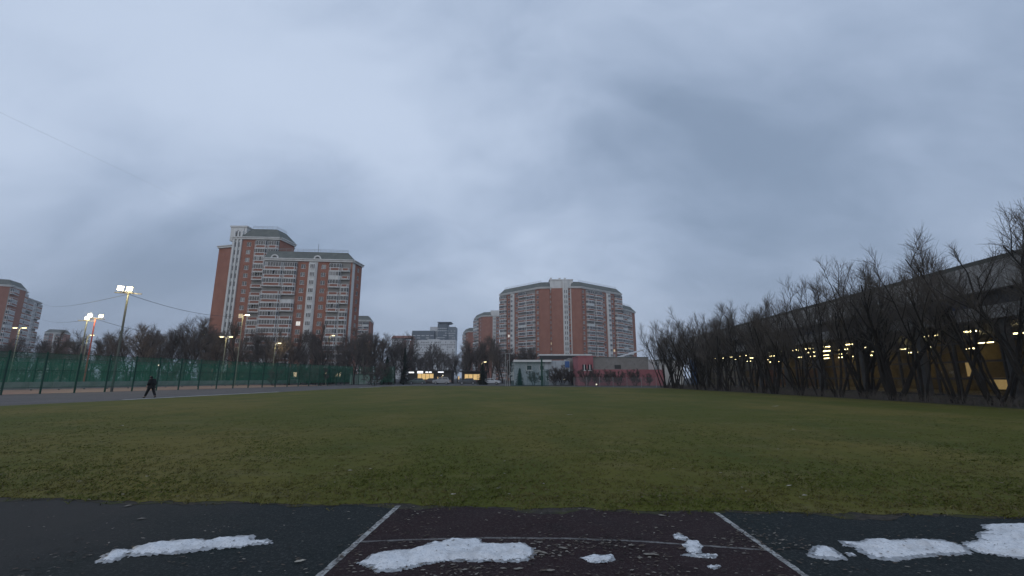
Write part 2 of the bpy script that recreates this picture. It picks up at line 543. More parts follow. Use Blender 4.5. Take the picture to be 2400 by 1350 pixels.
# ------------------------------------------------------------------ near grass (real blades)
def make_grass():
    rnd = random.Random(3)
    V, F, MI = [], [], []
    for i in range(52000):
        y = 5.2 + 20 * rnd.random() ** 2.2
        x = (rnd.random() * 2 - 1) * (y * 1.18 + 0.5)
        e0 = edge_near(x)
        if x < -28 or x > 26 or (y < e0 - 0.02 and rnd.random() > max(0.0, 0.45 - (e0 - y) * 2.0) * (0.5 + mnoise.noise((x * 2.1, 3, 0)))):
            continue
        p = mnoise.noise((x * 0.45, y * 0.45, 2.0)) + 0.5 * mnoise.noise((x * 1.7, y * 1.7, 7.0))
        if (p < -0.3 and rnd.random() < 0.6) or (y < e0 + 0.2 and rnd.random() < 0.45):
            continue
        h = (0.016 + 0.022 * rnd.random()) * (1.0 + 0.5 * max(p, 0)) * max(0.45, 1.15 - y * 0.03)
        for q in range(4):
            a = rnd.random() * 6.283
            bx, by = x + 0.09 * (rnd.random() - .5), y + 0.09 * (rnd.random() - .5)
            lx, ly = math.cos(a), math.sin(a)
            w = 0.003 + 0.003 * rnd.random()
            ln = h * (0.6 + 1.5 * rnd.random())
            i0 = len(V)
            V += [(bx - ly * w, by + lx * w, 0.009), (bx + ly * w, by - lx * w, 0.009), (bx + lx * ln * 0.55 + ly * w * 0.7, by + ly * ln * 0.55 - lx * w * 0.7, 0.009 + h * 0.75),
                  (bx + lx * ln, by + ly * ln, 0.009 + h * (0.7 + 0.4 * rnd.random()))]
            F += [(i0, i0 + 1, i0 + 2), (i0, i0 + 2, i0 + 3)]
            c = 0 if p + 0.3 * (rnd.random() - .5) > 0.05 else 1
            if rnd.random() < 0.22:
                c = 2
            MI += [c, c]
    mb = MB(); mb.v, mb.f, mb.mi = V, F, MI
    g1 = mat('grass_blade_green', (0.068, 0.084, 0.009), 0.8, col2=(0.088, 0.096, 0.014), scale=3)
    g2 = mat('grass_blade_olive', (0.100, 0.092, 0.016), 0.8, col2=(0.120, 0.105, 0.028), scale=3)
    g3 = mat('grass_blade_straw', (0.150, 0.130, 0.060), 0.8, col2=(0.100, 0.085, 0.034), scale=3)
    o = mb.build('grass', [g1, g2, g3])
    tag(o, 'short trampled olive green grass covering the sports field', 'grass', kind='stuff')


make_grass()

# ------------------------------------------------------------------ leaf litter and fallen leaves
LEAFA = mat('leaf_brown', (0.075, 0.055, 0.042), 0.85, col2=(0.12, 0.095, 0.075), scale=6)
LEAFB = mat('leaf_pale', (0.20, 0.18, 0.155), 0.8, col2=(0.28, 0.25, 0.21), scale=6)
LEAFC = mat('leaf_dark', (0.03, 0.024, 0.02), 0.9)
LEAFY = mat('leaf_cream', (0.42, 0.39, 0.33), 0.8, col2=(0.34, 0.30, 0.24), scale=8)


def leaf_geo(mb, x, y, z, size, ang, rnd, m):
    c, s = math.cos(ang), math.sin(ang)
    out = [(-1, 0), (-0.62, 0.30), (-0.2, 0.46), (0.3, 0.36), (0.7, 0.16), (1.05, 0.0), (0.66, -0.2), (0.2, -0.40), (-0.3, -0.42), (-0.7, -0.24)]
    curl = 0.05 + 0.25 * rnd.random()
    tilt = (rnd.random() - 0.5) * 0.5
    i0 = len(mb.v)
    mb.v.append((x, y, z + 0.004))
    for a, b in out:
        a2, b2 = a * size, b * size * (0.8 + 0.4 * rnd.random())
        zz = z + 0.003 + abs(b2) * curl + max(0, a2 * tilt) + size * 0.1 * rnd.random()
        mb.v.append((x + a2 * c - b2 * s, y + a2 * s + b2 * c, zz))
    n = len(out)
    for k in range(n):
        mb.f.append((i0, i0 + 1 + k, i0 + 1 + (k + 1) % n)); mb.mi.append(m)


def make_litter():
    rnd = random.Random(11)
    mb = MB()
    k = 0
    while k < 3200:
        y = 3.6 + 2.6 * rnd.random()
        x = rnd.uniform(-1.25, 1.25) * y
        if y > edge_near(x) - 0.05:
            continue
        inlane = (x > LA.x + (LA.y - y) * (LD.x / -LD.y) if False else True)
        u = 1200 + x / y * 1120
        dens = 0.9 if 800 < u < 1900 else (0.16 if u < 800 else 0.25)
        dens *= 0.25 if y > 5.3 else (0.6 if y > 4.9 else 1.0)
        dens *= max(0.06, min(1.0, 0.35 + 1.6 * mnoise.noise((x * 1.4, y * 2.2, 4)) + 0.5 * mnoise.noise((x * 5, y * 6, 9))))
        if rnd.random() > dens:
            k += 0.05
            continue
        k += 1
        leaf_geo(mb, x, y, 0.013, rnd.uniform(0.007, 0.024), rnd.uniform(-0.9, 0.9) + (math.pi if rnd.random() < .5 else 0), rnd, rnd.choices([0, 1, 2], [5, 2.4, 3.5])[0])
    for _ in range(260):                                   # scraps blown on to the turf
        y = 6.3 + 14 * rnd.random() ** 1.8
        x = rnd.uniform(-1.15, 1.15) * y
        leaf_geo(mb, x, y, 0.05, rnd.uniform(0.012, 0.03), rnd.uniform(0, 6.28), rnd, rnd.choices([0, 1, 2], [3, 2, 3])[0])
    o = mb.build('leaf_litter', [LEAFA, LEAFB, LEAFC])
    tag(o, 'scattered small brown dead leaf scraps over the rubber track', 'leaf litter', kind='stuff')
    # the leaves one can pick out
    def big(u, v, size, m, label, group, z=0.013):
        x, y = G(u, v)
        b = MB()
        leaf_geo(b, 0, 0, 0, size, rnd.uniform(-0.5, 0.5), rnd, 0)
        oo = b.build('fallen_leaf', [m], loc=(x, y, z))
        tag(oo, label, 'leaf', group)
    for u, v, s, m in [(703, 1321, 0.05, LEAFY), (300, 1189, 0.05, LEAFB), (332, 1219, 0.05, LEAFB), (208, 1174, 0.035, LEAFY)]:
        big(u, v, s, m, {703: 'cream square-ish dead leaf beside the left white lane line', 300: 'pale leaf near the turf edge on the dark left track',
                         332: 'pale leaf on the dark track between turf and long snow strip', 208: 'tiny bright leaf at the turf edge far left'}[u], 'pale leaves on the track')
    for u, v in [(1262, 1298), (1270, 1306), (1275, 1301), (1255, 1301), (1320, 1290), (1500, 1312), (1520, 1305), (1534, 1305), (1600, 1290), (1552, 1212), (1505, 1284), (1480, 1283), (1275, 1342), (1290, 1343), (1180, 1338), (1090, 1340), (1215, 1338), (1265, 1276)]:
        big(u, v, rnd.uniform(0.028, 0.05), rnd.choice([LEAFB, LEAFA, LEAFB]), 'curled pale brown leaf on the maroon lane around the snow', 'pale leaves on the maroon lane')
    for u, v, s in [(283, 1003, 0.16), (1818, 955, 0.22), (1862, 1012, 0.12), (1335, 976, 0.15), (1062, 1171, 0.06), (1690, 1118, 0.05), (1888, 1173, 0.05), (820, 1112, 0.06), (868, 1108, 0.05), (345, 1126, 0.05), (184, 1138, 0.04), (1850, 1149, 0.05)]:
        big(u, v, s * 0.8, LEAFY, 'small pale scrap lying on the open green turf', 'pale scraps on the turf', 0.06)


make_litter()

# ------------------------------------------------------------------ snow patches
SNOW = layered('old_snow', [(0.77, 0.78, 0.79), ((0.52, 0.52, 0.52), 6.0, 0.45, 0.68, 0.8, None), ((0.16, 0.14, 0.12), 26.0, 0.62, 0.68, 0.85, (1, 2.2, 1)), ((0.42, 0.42, 0.43), 50, 0.5, 0.7, 0.7, None)], rough=0.75, bump=0.6, bscale=45, bdist=0.02)


SLUSH = layered('grey_slush', [(0.34, 0.35, 0.36), ((0.12, 0.12, 0.12), 14.0, 0.45, 0.6, 0.8, None)], rough=0.35, spec=0.5)


def snow_patch(outline, hgt, label, seed, cell=0.016, top_shift=0.35):
    pts = np.array([G(u, v) for u, v in outline])
    # far side of the outline is seen over the crest: pull it in
    cy = pts[:, 1].mean()
    far = pts[:, 1] > cy
    pts[far, 1] -= top_shift * hgt * (pts[far, 1] / CAMH) * 0.8
    c = pts.mean(axis=0)
    P = pts - c
    x0, y0 = P.min(axis=0) - 0.05
    x1, y1 = P.max(axis=0) + 0.05
    nx, ny = int((x1 - x0) / cell) + 1, int((y1 - y0) / cell) + 1
    gx, gy = np.meshgrid(x0 + cell * np.arange(nx), y0 + cell * np.arange(ny), indexing='ij')
    rim = 0.022 if hgt < 0.04 else 0.042
    ins = np.zeros_like(gx, bool)
    dist = np.full_like(gx, 1e9)
    n = len(P)
    for k in range(n):
        a, b = P[k], P[(k + 1) % n]
        cond = ((a[1] > gy) != (b[1] > gy)) & (gx < (b[0] - a[0]) * (gy - a[1]) / (b[1] - a[1] + 1e-12) + a[0])
        ins ^= cond
        ab = b - a
        t = np.clip(((gx - a[0]) * ab[0] + (gy - a[1]) * ab[1]) / (ab @ ab), 0, 1)
        dist = np.minimum(dist, np.hypot(gx - a[0] - t * ab[0], gy - a[1] - t * ab[1]))
    sd = np.where(ins, dist, -dist)
    mb = MB()
    idx = -np.ones_like(gx, int)
    for i in range(nx):
        for j in range(ny):
            x, y = gx[i, j], gy[i, j]
            s = sd[i, j] + 0.020 * mnoise.noise((x * 11, y * 11, seed)) + 0.012 * mnoise.noise((x * 30, y * 30, seed))
            if s < -rim:
                continue
            prof = max(-0.5, 1 - math.exp(-max(s, 0) / 0.08)) if s > 0 else s * 12
            z = hgt * prof * (0.68 + 0.6 * mnoise.noise((x * 3.6, y * 5.0, seed + 3)) + 0.38 * mnoise.noise((x * 10, y * 13, seed + 8)))
            z += (0.008 * mnoise.noise((x * 18, y * 22, seed)) + 0.003 * mnoise.noise((x * 50, y * 60, seed))) * (1 if s > 0 else 0)
            if s <= 0:
                z = 0.006 + s * 0.16 * 0.075 / rim + 0.010 * mnoise.noise((x * 26, y * 26, seed + 2))
            idx[i, j] = len(mb.v)
            mb.v.append((float(x), float(y), float(z)))
    for i in range(nx - 1):
        for j in range(ny - 1):
            q = (idx[i, j], idx[i + 1, j], idx[i + 1, j + 1], idx[i, j + 1])
            if min(q) >= 0:
                mb.f.append(tuple(int(t) for t in q)); mb.mi.append(2 if max(mb.v[t][2] for t in q) < (0.010 if hgt > 0.04 else 0.005) else 0)
    rl = random.Random(seed)
    nsnow = len(mb.v)
    for _ in range(int(nsnow / 130)):
        q = mb.v[rl.randrange(nsnow)]
        if q[2] > 0.012:
            leaf_geo(mb, q[0], q[1], q[2] + 0.002, rl.uniform(0.006, 0.02), rl.uniform(0, 6.28), rl, 1)
    o = mb.build('snow_patch', [SNOW, LEAFA, SLUSH], loc=(c[0], c[1], 0.013), smooth=True)
    tag(o, label, 'snow patch', 'leftover snow on the track')


snow_patch([(232, 1319), (262, 1318), (298, 1301), (310, 1305), (420, 1298), (500, 1288), (560, 1284), (600, 1274), (637, 1271), (630, 1265), (598, 1268), (592, 1255), (560, 1257), (510, 1262), (500, 1268), (470, 1264), (400, 1268), (360, 1273), (320, 1285), (310, 1292), (270, 1292), (245, 1308)],
           0.055, 'long thin dirty snow strip on the dark left track', 1)
snow_patch([(845, 1323), (872, 1330), (890, 1342), (940, 1338), (1000, 1323), (1050, 1316), (1100, 1317), (1180, 1318), (1230, 1316), (1248, 1302), (1247, 1285), (1225, 1273), (1160, 1274), (1130, 1272), (1120, 1262), (1060, 1262), (1040, 1270), (1020, 1268), (1000, 1278), (960, 1287), (900, 1293), (870, 1308)],
           0.065, 'thick white snow ridge on the maroon lane, biggest of the patches', 5)
snow_patch([(1363, 1311), (1385, 1320), (1420, 1323), (1436, 1314), (1430, 1302), (1400, 1301), (1375, 1305)], 0.035, 'small oval snow lump on the maroon lane', 9, cell=0.01)
snow_patch([(1898, 1290), (1903, 1306), (1930, 1311), (1977, 1313), (1965, 1300), (1937, 1284), (1915, 1279)], 0.045, 'short rounded snow lump right of the white lane line', 14, cell=0.012)
snow_patch([(1966, 1268), (1972, 1276), (2000, 1280), (2022, 1296), (2050, 1311), (2092, 1315), (2150, 1307), (2200, 1303), (2266, 1298), (2262, 1288), (2230, 1274), (2200, 1266), (2130, 1264), (2080, 1266), (2030, 1264), (2000, 1271)], 0.06, 'ragged snow strip on the dark right track beside the big heap', 18)
snow_patch([(2264, 1276), (2266, 1286), (2300, 1298), (2360, 1306), (2420, 1312), (2520, 1318), (2560, 1275), (2520, 1236), (2440, 1228), (2360, 1226), (2292, 1229), (2300, 1238), (2320, 1243), (2284, 1246), (2282, 1254), (2308, 1270)], 0.075, 'wide snow heap cut by the right picture edge', 22)
snow_patch([(1603, 1278), (1612, 1296), (1640, 1297), (1645, 1283), (1630, 1269), (1612, 1270)], 0.03, 'lumpy grey snow crumb on the thin cross line', 27, cell=0.01)
snow_patch([(1578, 1256), (1590, 1266), (1612, 1270), (1606, 1262), (1588, 1252)], 0.015, 'narrow slanting snow sliver above the cross line', 31, cell=0.008)
snow_patch([(1598, 1303), (1640, 1308), (1672, 1311), (1676, 1303), (1650, 1300), (1610, 1300)], 0.015, 'flat snow sliver just below the cross line', 35, cell=0.008)
snow_patch([(1663, 1329), (1672, 1335), (1686, 1330), (1678, 1325)], 0.02, 'tiny snow crumb below the slivers near lane line', 39, cell=0.008)
snow_patch([(1984, 1299), (1992, 1305), (2004, 1305), (1998, 1300)], 0.015, 'tiny snow crumb between two lumps on right track', 43, cell=0.008)

# ------------------------------------------------------------------ apartment blocks
FH = 2.8
_cache = {}


def cached(key, fn):
    if key not in _cache:
        _cache[key] = fn()
    return _cache[key]


def window_mesh(w, h, n=2):
    def mk():
        mb = MB()
        t = 0.09
        mb.box(0, w, 0.02, 0.12, 0, t); mb.box(0, w, 0.02, 0.12, h - t, h)
        for k in range(n + 1):
            x = (w - t) * k / n
            mb.box(x, x + t, 0.03, 0.11, t, h - t)
        mb.box(-0.12, w + 0.12, -0.10, 0.02, -0.10, -0.005)
        return mb.mesh('window', FRAMEW)
    return cached(('win', round(w, 2), round(h, 2), n), mk)


def pane_mesh(w, h, kind):
    def mk():
        mb = MB()
        mb.box(0.05, w - 0.05, 0.07, 0.09, 0.05, h - 0.05)
        return mb.mesh('pane', {'d': PANE_D, 'c': PANE_C, 'p': PANE_P, 'l': PANE_L, 'lw': PANE_LW}[kind])
    return cached(('pane', round(w, 2), round(h, 2), kind), mk)


def balcony_plan(w, d):
    return [(0.0, 0.0), (0.0, -d * 0.62), (min(0.55, w * 0.15), -d), (w - min(0.55, w * 0.15), -d), (w, -d * 0.62), (w, 0.0)]


def balcony_mesh(w, d, red):
    def mk():
        mb = MB()
        pl = balcony_plan(w, d)
        mb.prism([(x, y) for x, y in reversed(pl)][::-1], -0.16, 0.06, 0)
        for a, b in zip(pl[:-1], pl[1:]):
            a, b = Vector((a[0], a[1], 0)), Vector((b[0], b[1], 0))
            L = (b - a).length
            if L < 0.05:
                continue
            t = (b - a) / L
            n = Vector((-t.y, t.x, 0)) * 0.07

            def slab(s0, s1, z0, z1, off, m):
                p, q = a + t * s0, a + t * s1
                o = n * off
                mb.hexa([tuple(p - o + Vector((0, 0, z0))), tuple(q - o + Vector((0, 0, z0))), tuple(q + n + Vector((0, 0, z0))), tuple(p + n + Vector((0, 0, z0)))],
                        [tuple(p - o + Vector((0, 0, z1))), tuple(q - o + Vector((0, 0, z1))), tuple(q + n + Vector((0, 0, z1))), tuple(p + n + Vector((0, 0, z1)))], m)
            slab(0, L, 0.06, 0.22, 0.6, 0); slab(0, L, 0.98, 1.12, 0.6, 0)
            slab(0, 0.13, 0.22, 0.98, 0.6, 0); slab(L - 0.13, L, 0.22, 0.98, 0.6, 0)
            slab(0.13, L - 0.13, 0.22, 0.98, -0.1, 1)
        return mb.mesh('balcony', [WHITEP, BRICKD if red else WHITEP])
    return cached(('bal', round(w, 2), round(d, 2), red), mk)


def glazing_mesh(w, d, style):
    def mk():
        mb = MB()
        pl = balcony_plan(w, d)
        r = random.Random(hash((round(w, 1), style)) & 0xffff)
        for a, b in zip(pl[:-1], pl[1:]):
            a, b = Vector((a[0], a[1], 0)), Vector((b[0], b[1], 0))
            L = (b - a).length
            t = (b - a) / max(L, 1e-6)
            n = Vector((-t.y, t.x, 0)) * 0.05
            k = max(1, round(L / 0.85))
            z0, z1 = 1.12, 2.62
            for q in range(k + 1):
                p = a + t * (L * q / k)
                wd = t * 0.035
                mb.hexa([tuple(p - wd - n * 0.6 + Vector((0, 0, z0))), tuple(p + wd - n * 0.6 + Vector((0, 0, z0))), tuple(p + wd + n + Vector((0, 0, z0))), tuple(p - wd + n + Vector((0, 0, z0)))],
                        [tuple(p - wd - n * 0.6 + Vector((0, 0, z1))), tuple(p + wd - n * 0.6 + Vector((0, 0, z1))), tuple(p + wd + n + Vector((0, 0, z1))), tuple(p - wd + n + Vector((0, 0, z1)))], 0)
            for zz in (2.56, 1.12):
                mb.hexa([tuple(a - n * 0.6 + Vector((0, 0, zz))), tuple(b - n * 0.6 + Vector((0, 0, zz))), tuple(b + n + Vector((0, 0, zz))), tuple(a + n + Vector((0, 0, zz)))],
                        [tuple(a - n * 0.6 + Vector((0, 0, zz + 0.07))), tuple(b - n * 0.6 + Vector((0, 0, zz + 0.07))), tuple(b + n + Vector((0, 0, zz + 0.07))), tuple(a + n + Vector((0, 0, zz + 0.07)))], 0)
            for q in range(k):
                p, e = a + t * (L * q / k), a + t * (L * (q + 1) / k)
                if style == 2 and r.random() < 0.5:
                    continue
                m = 1 if r.random() < (0.8 if style != 3 else 0.35) else (2 if r.random() < 0.7 else 3)
                mb.quad(tuple(p + Vector((0, 0, z0))), tuple(e + Vector((0, 0, z0))), tuple(e + Vector((0, 0, z1))), tuple(p + Vector((0, 0, z1))), m)
        return mb.mesh('glazing', [FRAMEW, PANE_D, PANE_C, PANE_P])
    return cached(('gla', round(w, 2), round(d, 2), style), mk)


def bay_mesh(w, h):
    def mk():
        mb = MB()
        pl = [(0, 0), (0, -0.35), (w * 0.2, -0.85), (w * 0.8, -0.85), (w, -0.35), (w, 0)]
        mb.prism(pl[::-1][::-1], 0, h, 0)
        return mb.mesh('bay', WHITEP)
    return cached(('bay', round(w, 2), round(h, 1)), mk)


def section(root, P0, P1, floors, cols, thick=13.0, base=0.9, brick=None, seed=0, roof=True, roof_h=3.0, lit=0.02, panes=True, dormers=(), trim=0.0, eave=True, roof_in=(1.6, 1.6), rail=True):
    """one straight facade with its body, columns of windows and balconies, cornice and mansard roof; P0 -> P1 runs left to right"""
    r = random.Random(seed)
    brick = brick or BRICK
    P0, P1 = Vector((P0[0], P0[1], 0)), Vector((P1[0], P1[1], 0))
    D = P1 - P0
    L = D.length
    ang = math.atan2(D.y, D.x)
    R = Matrix.Rotation(ang, 4, 'Z')
    off = P0 - root.location

    def put(name, me, x, z, y=0.0, parent=None):
        v = R @ Vector((x, y, z)) + off
        return place(name, me, root, v, ang)

    tot = sum(c[1] for c in cols)
    s = L / tot
    H = base + floors * FH + 0.5
    mb = MB()
    x = 0.0
    # solid body behind the front skin
    mb.box(0.02, L - 0.02, 0.35, thick, 0, H, 0)
    todo = []
    for typ, w in cols:
        w *= s
        if typ in ('b', 'B', 'v', 'p'):
            m = 0 if typ in ('b',) else (2 if typ == 'B' else 1)
            mb.box(x, x + w, 0.0, 0.35, 0, H, m)
            if typ == 'B':
                for f in range(floors):
                    todo.append(('bal', x, w, f))
            if typ == 'v':
                todo.append(('bay', x, w, 0))
        elif typ == 'o':                     # open brick strip with balcony
            mb.box(x, x + w, 0.0, 0.35, 0, H, 0)
            for f in range(floors):
                todo.append(('bal', x, w, f))
        elif typ in ('w', 'n'):
            ww, hh, sill = (min(1.5, w * 0.62), 1.5, 0.85) if typ == 'w' else (min(0.75, w * 0.6), 1.3, 0.95)
            cx = x + (w - ww) / 2
            mb.box(x, cx, 0.0, 0.35, 0, H, 0)
            mb.box(cx + ww, x + w, 0.0, 0.35, 0, H, 0)
            z = 0.0
            for f in range(floors):
                z1 = base + f * FH + sill
                mb.box(cx, cx + ww, 0.0, 0.35, z, z1, 0)
                z = z1 + hh
                todo.append(('win', cx, (ww, hh), z1))
            mb.box(cx, cx + ww, 0.0, 0.35, z, H, 0)
        elif typ == 's':                     # stair strip: white fins with slots
            mb.box(x, x + w, 0.0, 0.35, 0, H + 4.2, 1)
            todo.append(('fins', x, w, 0))
        x += w
    mb.build('wall', [brick, WHITEP, LOGG], root, off, ang)
    for typ, x, w, f in todo:
        if typ == 'win':
            ww, hh = w
            k = 'lw' if r.random() < lit * 0.5 else ('l' if r.random() < lit else r.choice('dddccp'))
            o = put('window', window_mesh(ww, hh, 2 if ww > 1.0 else 1), x, f, 0.1)
            if panes:
                place('pane', pane_mesh(ww, hh, k), o, (0, 0.02, 0))
            else:
                o.data = cached(('wp', round(ww, 2), k), lambda: join_mesh(window_mesh(ww, hh, 2 if ww > 1.0 else 1), pane_mesh(ww, hh, k)))
        elif typ == 'bal':
            red = r.random() < 0.9
            d = 1.15
            wv = w - 0.12
            o = put('balcony', balcony_mesh(wv, d, red), x + 0.06, base + f * FH, 0.0)
            st = r.choice((0, 1, 1, 2, 3, 4))
            if st != 4:
                place('glazing', glazing_mesh(wv, d, st), o, (0, 0, 0))
        elif typ == 'bay':
            o = put('bay', bay_mesh(w, base + floors * FH), x, 0, 0)
            ww = w * 0.56
            for fl in range(floors):
                k = 'lw' if r.random() < lit else ('l' if r.random() < lit else r.choice('dddcc'))
                q = place('bay_window', cached(('wp', round(ww, 2), k), lambda: join_mesh(window_mesh(ww, 1.5, 3), pane_mesh(ww, 1.5, k))), o, (w * 0.22, -0.95, base + fl * FH + 0.8))
        elif typ == 'fins':
            nb = 3
            for q in range(nb):
                b2 = MB()
                fx = w * (0.12 + 0.36 * q)
                b2.box(fx, fx + w * 0.15, -0.45, 0.0, 0, H + 3.0)
                b2.build('fin', WHITEP, root, R @ Vector((x, 0, 0)) + off, ang)
            for fl in range(floors):
                for q in range(2):
                    fx = w * (0.30 + 0.36 * q)
                    b2 = MB(); b2.box(0, w * 0.15, -0.03, 0.05, 0.6, 2.2)
                    place('stair_window', cached(('stairw', round(w, 2)), lambda: b2.mesh('stair_window', PANE_C)), root, R @ Vector((x + fx, 0, base + fl * FH)) + off, ang)
    if eave:
        mb = MB()
        mb.box(-0.15, L + 0.15, -0.55, thick + 0.2, H, H + 0.55)
        mb.box(-0.25, L + 0.25, -0.85, thick + 0.3, H + 0.55, H + 0.85)
        mb.build('cornice', WHITEP, root, off, ang)
    if roof:
        z0, z1 = H + 0.85, H + 0.85 + roof_h
        a, b = roof_in
        mb = MB()
        mb.hexa([(-0.1, -0.6, z0), (L + 0.1, -0.6, z0), (L + 0.1, thick, z0), (-0.1, thick, z0)],
                [(a, 1.5, z1), (L - b, 1.5, z1), (L - b, thick - 1.5, z1), (a, thick - 1.5, z1)])
        ro = mb.build('roof', ROOFG, root, off, ang)
        if rail:
            mb = MB()
            for zz in (0.5, 0.95):
                mb.path([(a, 1.6, z1 + zz), (L - b, 1.6, z1 + zz)], 0.05, 4)
            k = int((L - a - b) / 1.8)
            for q in range(k + 1):
                xx = a + (L - a - b) * q / max(1, k)
                mb.path([(xx, 1.6, z1), (xx, 1.6, z1 + 0.98)], 0.045, 4)
            mb.build('railing', GALV, ro)
        for dx in dormers:
            mb = MB()
            n = 10
            for k in range(n):
                t0, t1 = math.pi * k / n, math.pi * (k + 1) / n
                ri, roo = 0.8, 1.25
                p = [(dx + roo * math.cos(t0), roo * math.sin(t0)), (dx + roo * math.cos(t1), roo * math.sin(t1)), (dx + ri * math.cos(t1), ri * math.sin(t1)), (dx + ri * math.cos(t0), ri * math.sin(t0))]
                mb.hexa([(p[3][0], -0.5, z0 + 0.1 + p[3][1]), (p[0][0], -0.5, z0 + 0.1 + p[0][1]), (p[0][0], 1.2, z0 + 0.1 + p[0][1]), (p[3][0], 1.2, z0 + 0.1 + p[3][1])],
                        [(p[2][0], -0.5, z0 + 0.1 + p[2][1]), (p[1][0], -0.5, z0 + 0.1 + p[1][1]), (p[1][0], 1.2, z0 + 0.1 + p[1][1]), (p[2][0], 1.2, z0 + 0.1 + p[2][1])], 0)
            mb.box(dx - 1.5, dx + 1.5, -0.75, 1.0, z0 - 0.1, z0 + 0.1, 0)
            mb.poly([(dx + 0.85 * math.cos(math.pi * k / n), -0.3, z0 + 0.1 + 0.85 * math.sin(math.pi * k / n)) for k in range(n + 1)], 1)
            mb.build('dormer', [WHITEP, METAL], ro)
    return H


def join_mesh(a, b):
    mb = MB()
    mats = []
    for me in (a, b):
        i0 = len(mb.v)
        k0 = len(mats)
        mats += list(me.materials)
        mb.v += [tuple(v.co) for v in me.vertices]
        for p in me.polygons:
            mb.f.append(tuple(i0 + q for q in p.vertices)); mb.mi.append(k0 + p.material_index)
    return mb.mesh('window', mats)


# --- tall red block on the left
blk = empty('apartment_block', (-86, 150, 0))
tag(blk, 'tall red brick apartment tower stepped down to the right, behind left trees', 'apartment block', 'apartment blocks')
H17 = section(blk, (-97.6, 149.4), (-81.6, 150.4), 17, [('s', 3.4), ('w', 4.6), ('B', 4.4), ('B', 3.6)], seed=1, thick=12, roof=False, lit=0.03)
section(blk, (-103.4, 151.6), (-97.65, 150.0), 16, [('b', 6)], seed=2, thick=9, roof=False)
section(blk, (-81.5, 150.4), (-80.4, 158.5), 17, [('b', 5)], seed=3, thick=5, roof=False)
mb = MB()                               # hipped mansard on the tall part
z0, z1 = H17 + 0.85, H17 + 4.4
mb.hexa([(-94.4, 148.9, z0), (-81.0, 149.7, z0), (-79.8, 159.2, z0), (-94.4, 161, z0)], [(-92.0, 151.2, z1), (-83.8, 151.8, z1), (-83.0, 157.0, z1), (-92.0, 158.5, z1)])
ro = mb.build('roof', ROOFG, blk, -blk.location)
mb = MB()
for a, b in (((-92.0, 151.2), (-83.8, 151.8)), ((-83.8, 151.8), (-83.0, 157.0))):
    for zz in (0.5, 0.95):
        mb.path([(*a, z1 + zz), (*b, z1 + zz)], 0.05, 4)
    for k in range(6):
        t = k / 5
        mb.path([(a[0] + (b[0] - a[0]) * t, a[1] + (b[1] - a[1]) * t, z1), (a[0] + (b[0] - a[0]) * t, a[1] + (b[1] - a[1]) * t, z1 + 0.98)], 0.045, 4)
mb.build('railing', GALV, ro)
mb = MB()                               # white stair head with arched opening above the roof
mb.box(-99.0, -93.4, 149.9, 156, H17 - 0.4, H17 + 4.6)
mb.box(-99.2, -93.1, 149.6, 156.3, H17 + 4.6, H17 + 5.1)
sh = mb.build('stair_head', WHITEP, blk, -blk.location)
mb = MB()
mb.poly([(-96.5 + a_, 149.30, H17 + b_) for a_, b_ in ((0, 0.8), (1.2, 0.8), (1.2, 2.6), (0.95, 3.1), (0.6, 3.3), (0.25, 3.1), (0, 2.6))])
mb.build('stair_head_opening', METAL, sh)
section(blk, (-83.9, 146.6), (-55.1, 149.6), 14, [('B', 6.6), ('B', 4.5), ('w', 3.8), ('v', 3.0), ('w', 4.0), ('B', 4.2), ('B', 3.0), ('b', 0.6)], seed=5, thick=12, roof_in=(0.3, 2.2), dormers=(3.2, 17.2), lit=0.045)
section(blk, (-55.0, 149.7), (-54.2, 156.5), 14, [('p', 1), ('w', 3)], seed=6, thick=6, roof=False)
mb = MB()
mb.path([(-68.5, 152, 44), (-68.5, 152, 48.2)], 0.06, 5)
mb.build('antenna', METAL, blk, -blk.location)

# --- red block in the centre right: two wings meeting at a white stair tower
blk = empty('apartment_block', (28, 242, 0))
tag(blk, 'wide red brick block with white stair spine, two wings bending away', 'apartment block', 'apartment blocks')
section(blk, (-7.1, 260), (15.1, 238), 17, [('B', 5.5), ('w', 3.2), ('v', 3.0), ('w', 3.2), ('B', 6.2), ('B', 6.0), ('w', 3.2)], seed=11, thick=12, roof_in=(2.5, 0.3), lit=0.012)
section(blk, (15.1, 238), (20.3, 237.2), 17, [('b', 5)], seed=12, thick=14, roof_in=(0.3, 0.6), lit=0.01, rail=False)
section(blk, (20.4, 237.4), (21.2, 237.4), 17, [('n', 0.9)], seed=13, thick=10, roof=False)
section(blk, (21.2, 236.6), (27.3, 236.0), 17, [('b', 6.2)], seed=14, thick=10, roof=False, eave=False)
H17 = section(blk, (27.3, 236.0), (30.2, 236.0), 17, [('s', 2.9)], seed=15, thick=10, roof=False, eave=False)
section(blk, (30.2, 236.4), (31.9, 236.4), 17, [('n', 1.2), ('p', 0.5)], seed=16, thick=10, roof=False)
section(blk, (31.9, 236.2), (37.0, 236.4), 17, [('b', 5)], seed=17, thick=14, roof_in=(0.6, 0.3), rail=False)
section(blk, (37.0, 236.4), (64.2, 258), 17, [('w', 3.4), ('B', 5.0), ('p', 0.6), ('B', 5.2), ('w', 3.2), ('v', 3.0), ('w', 3.0), ('B', 5.4)], seed=18, thick=12, roof_in=(0.3, 2.5), lit=0.015)
section(blk, (64.4, 259.5), (76, 274), 14, [('B', 4), ('B', 5), ('w', 3.2), ('b', 1.5)], seed=19, thick=12, roof_in=(0.3, 2.5), panes=False, lit=0.01)
mb = MB()
mb.box(20.6, 33.0, 237.2, 250, H17 - 0.8, H17 + 4.6)
mb.box(20.3, 33.3, 236.9, 250.3, H17 + 4.6, H17 + 5.1)
for xx in (20.8, 25.5, 28.4):
    mb.box(xx, xx + 1.0, 237.4, 239.4, H17 + 5.1, H17 + 6.0)
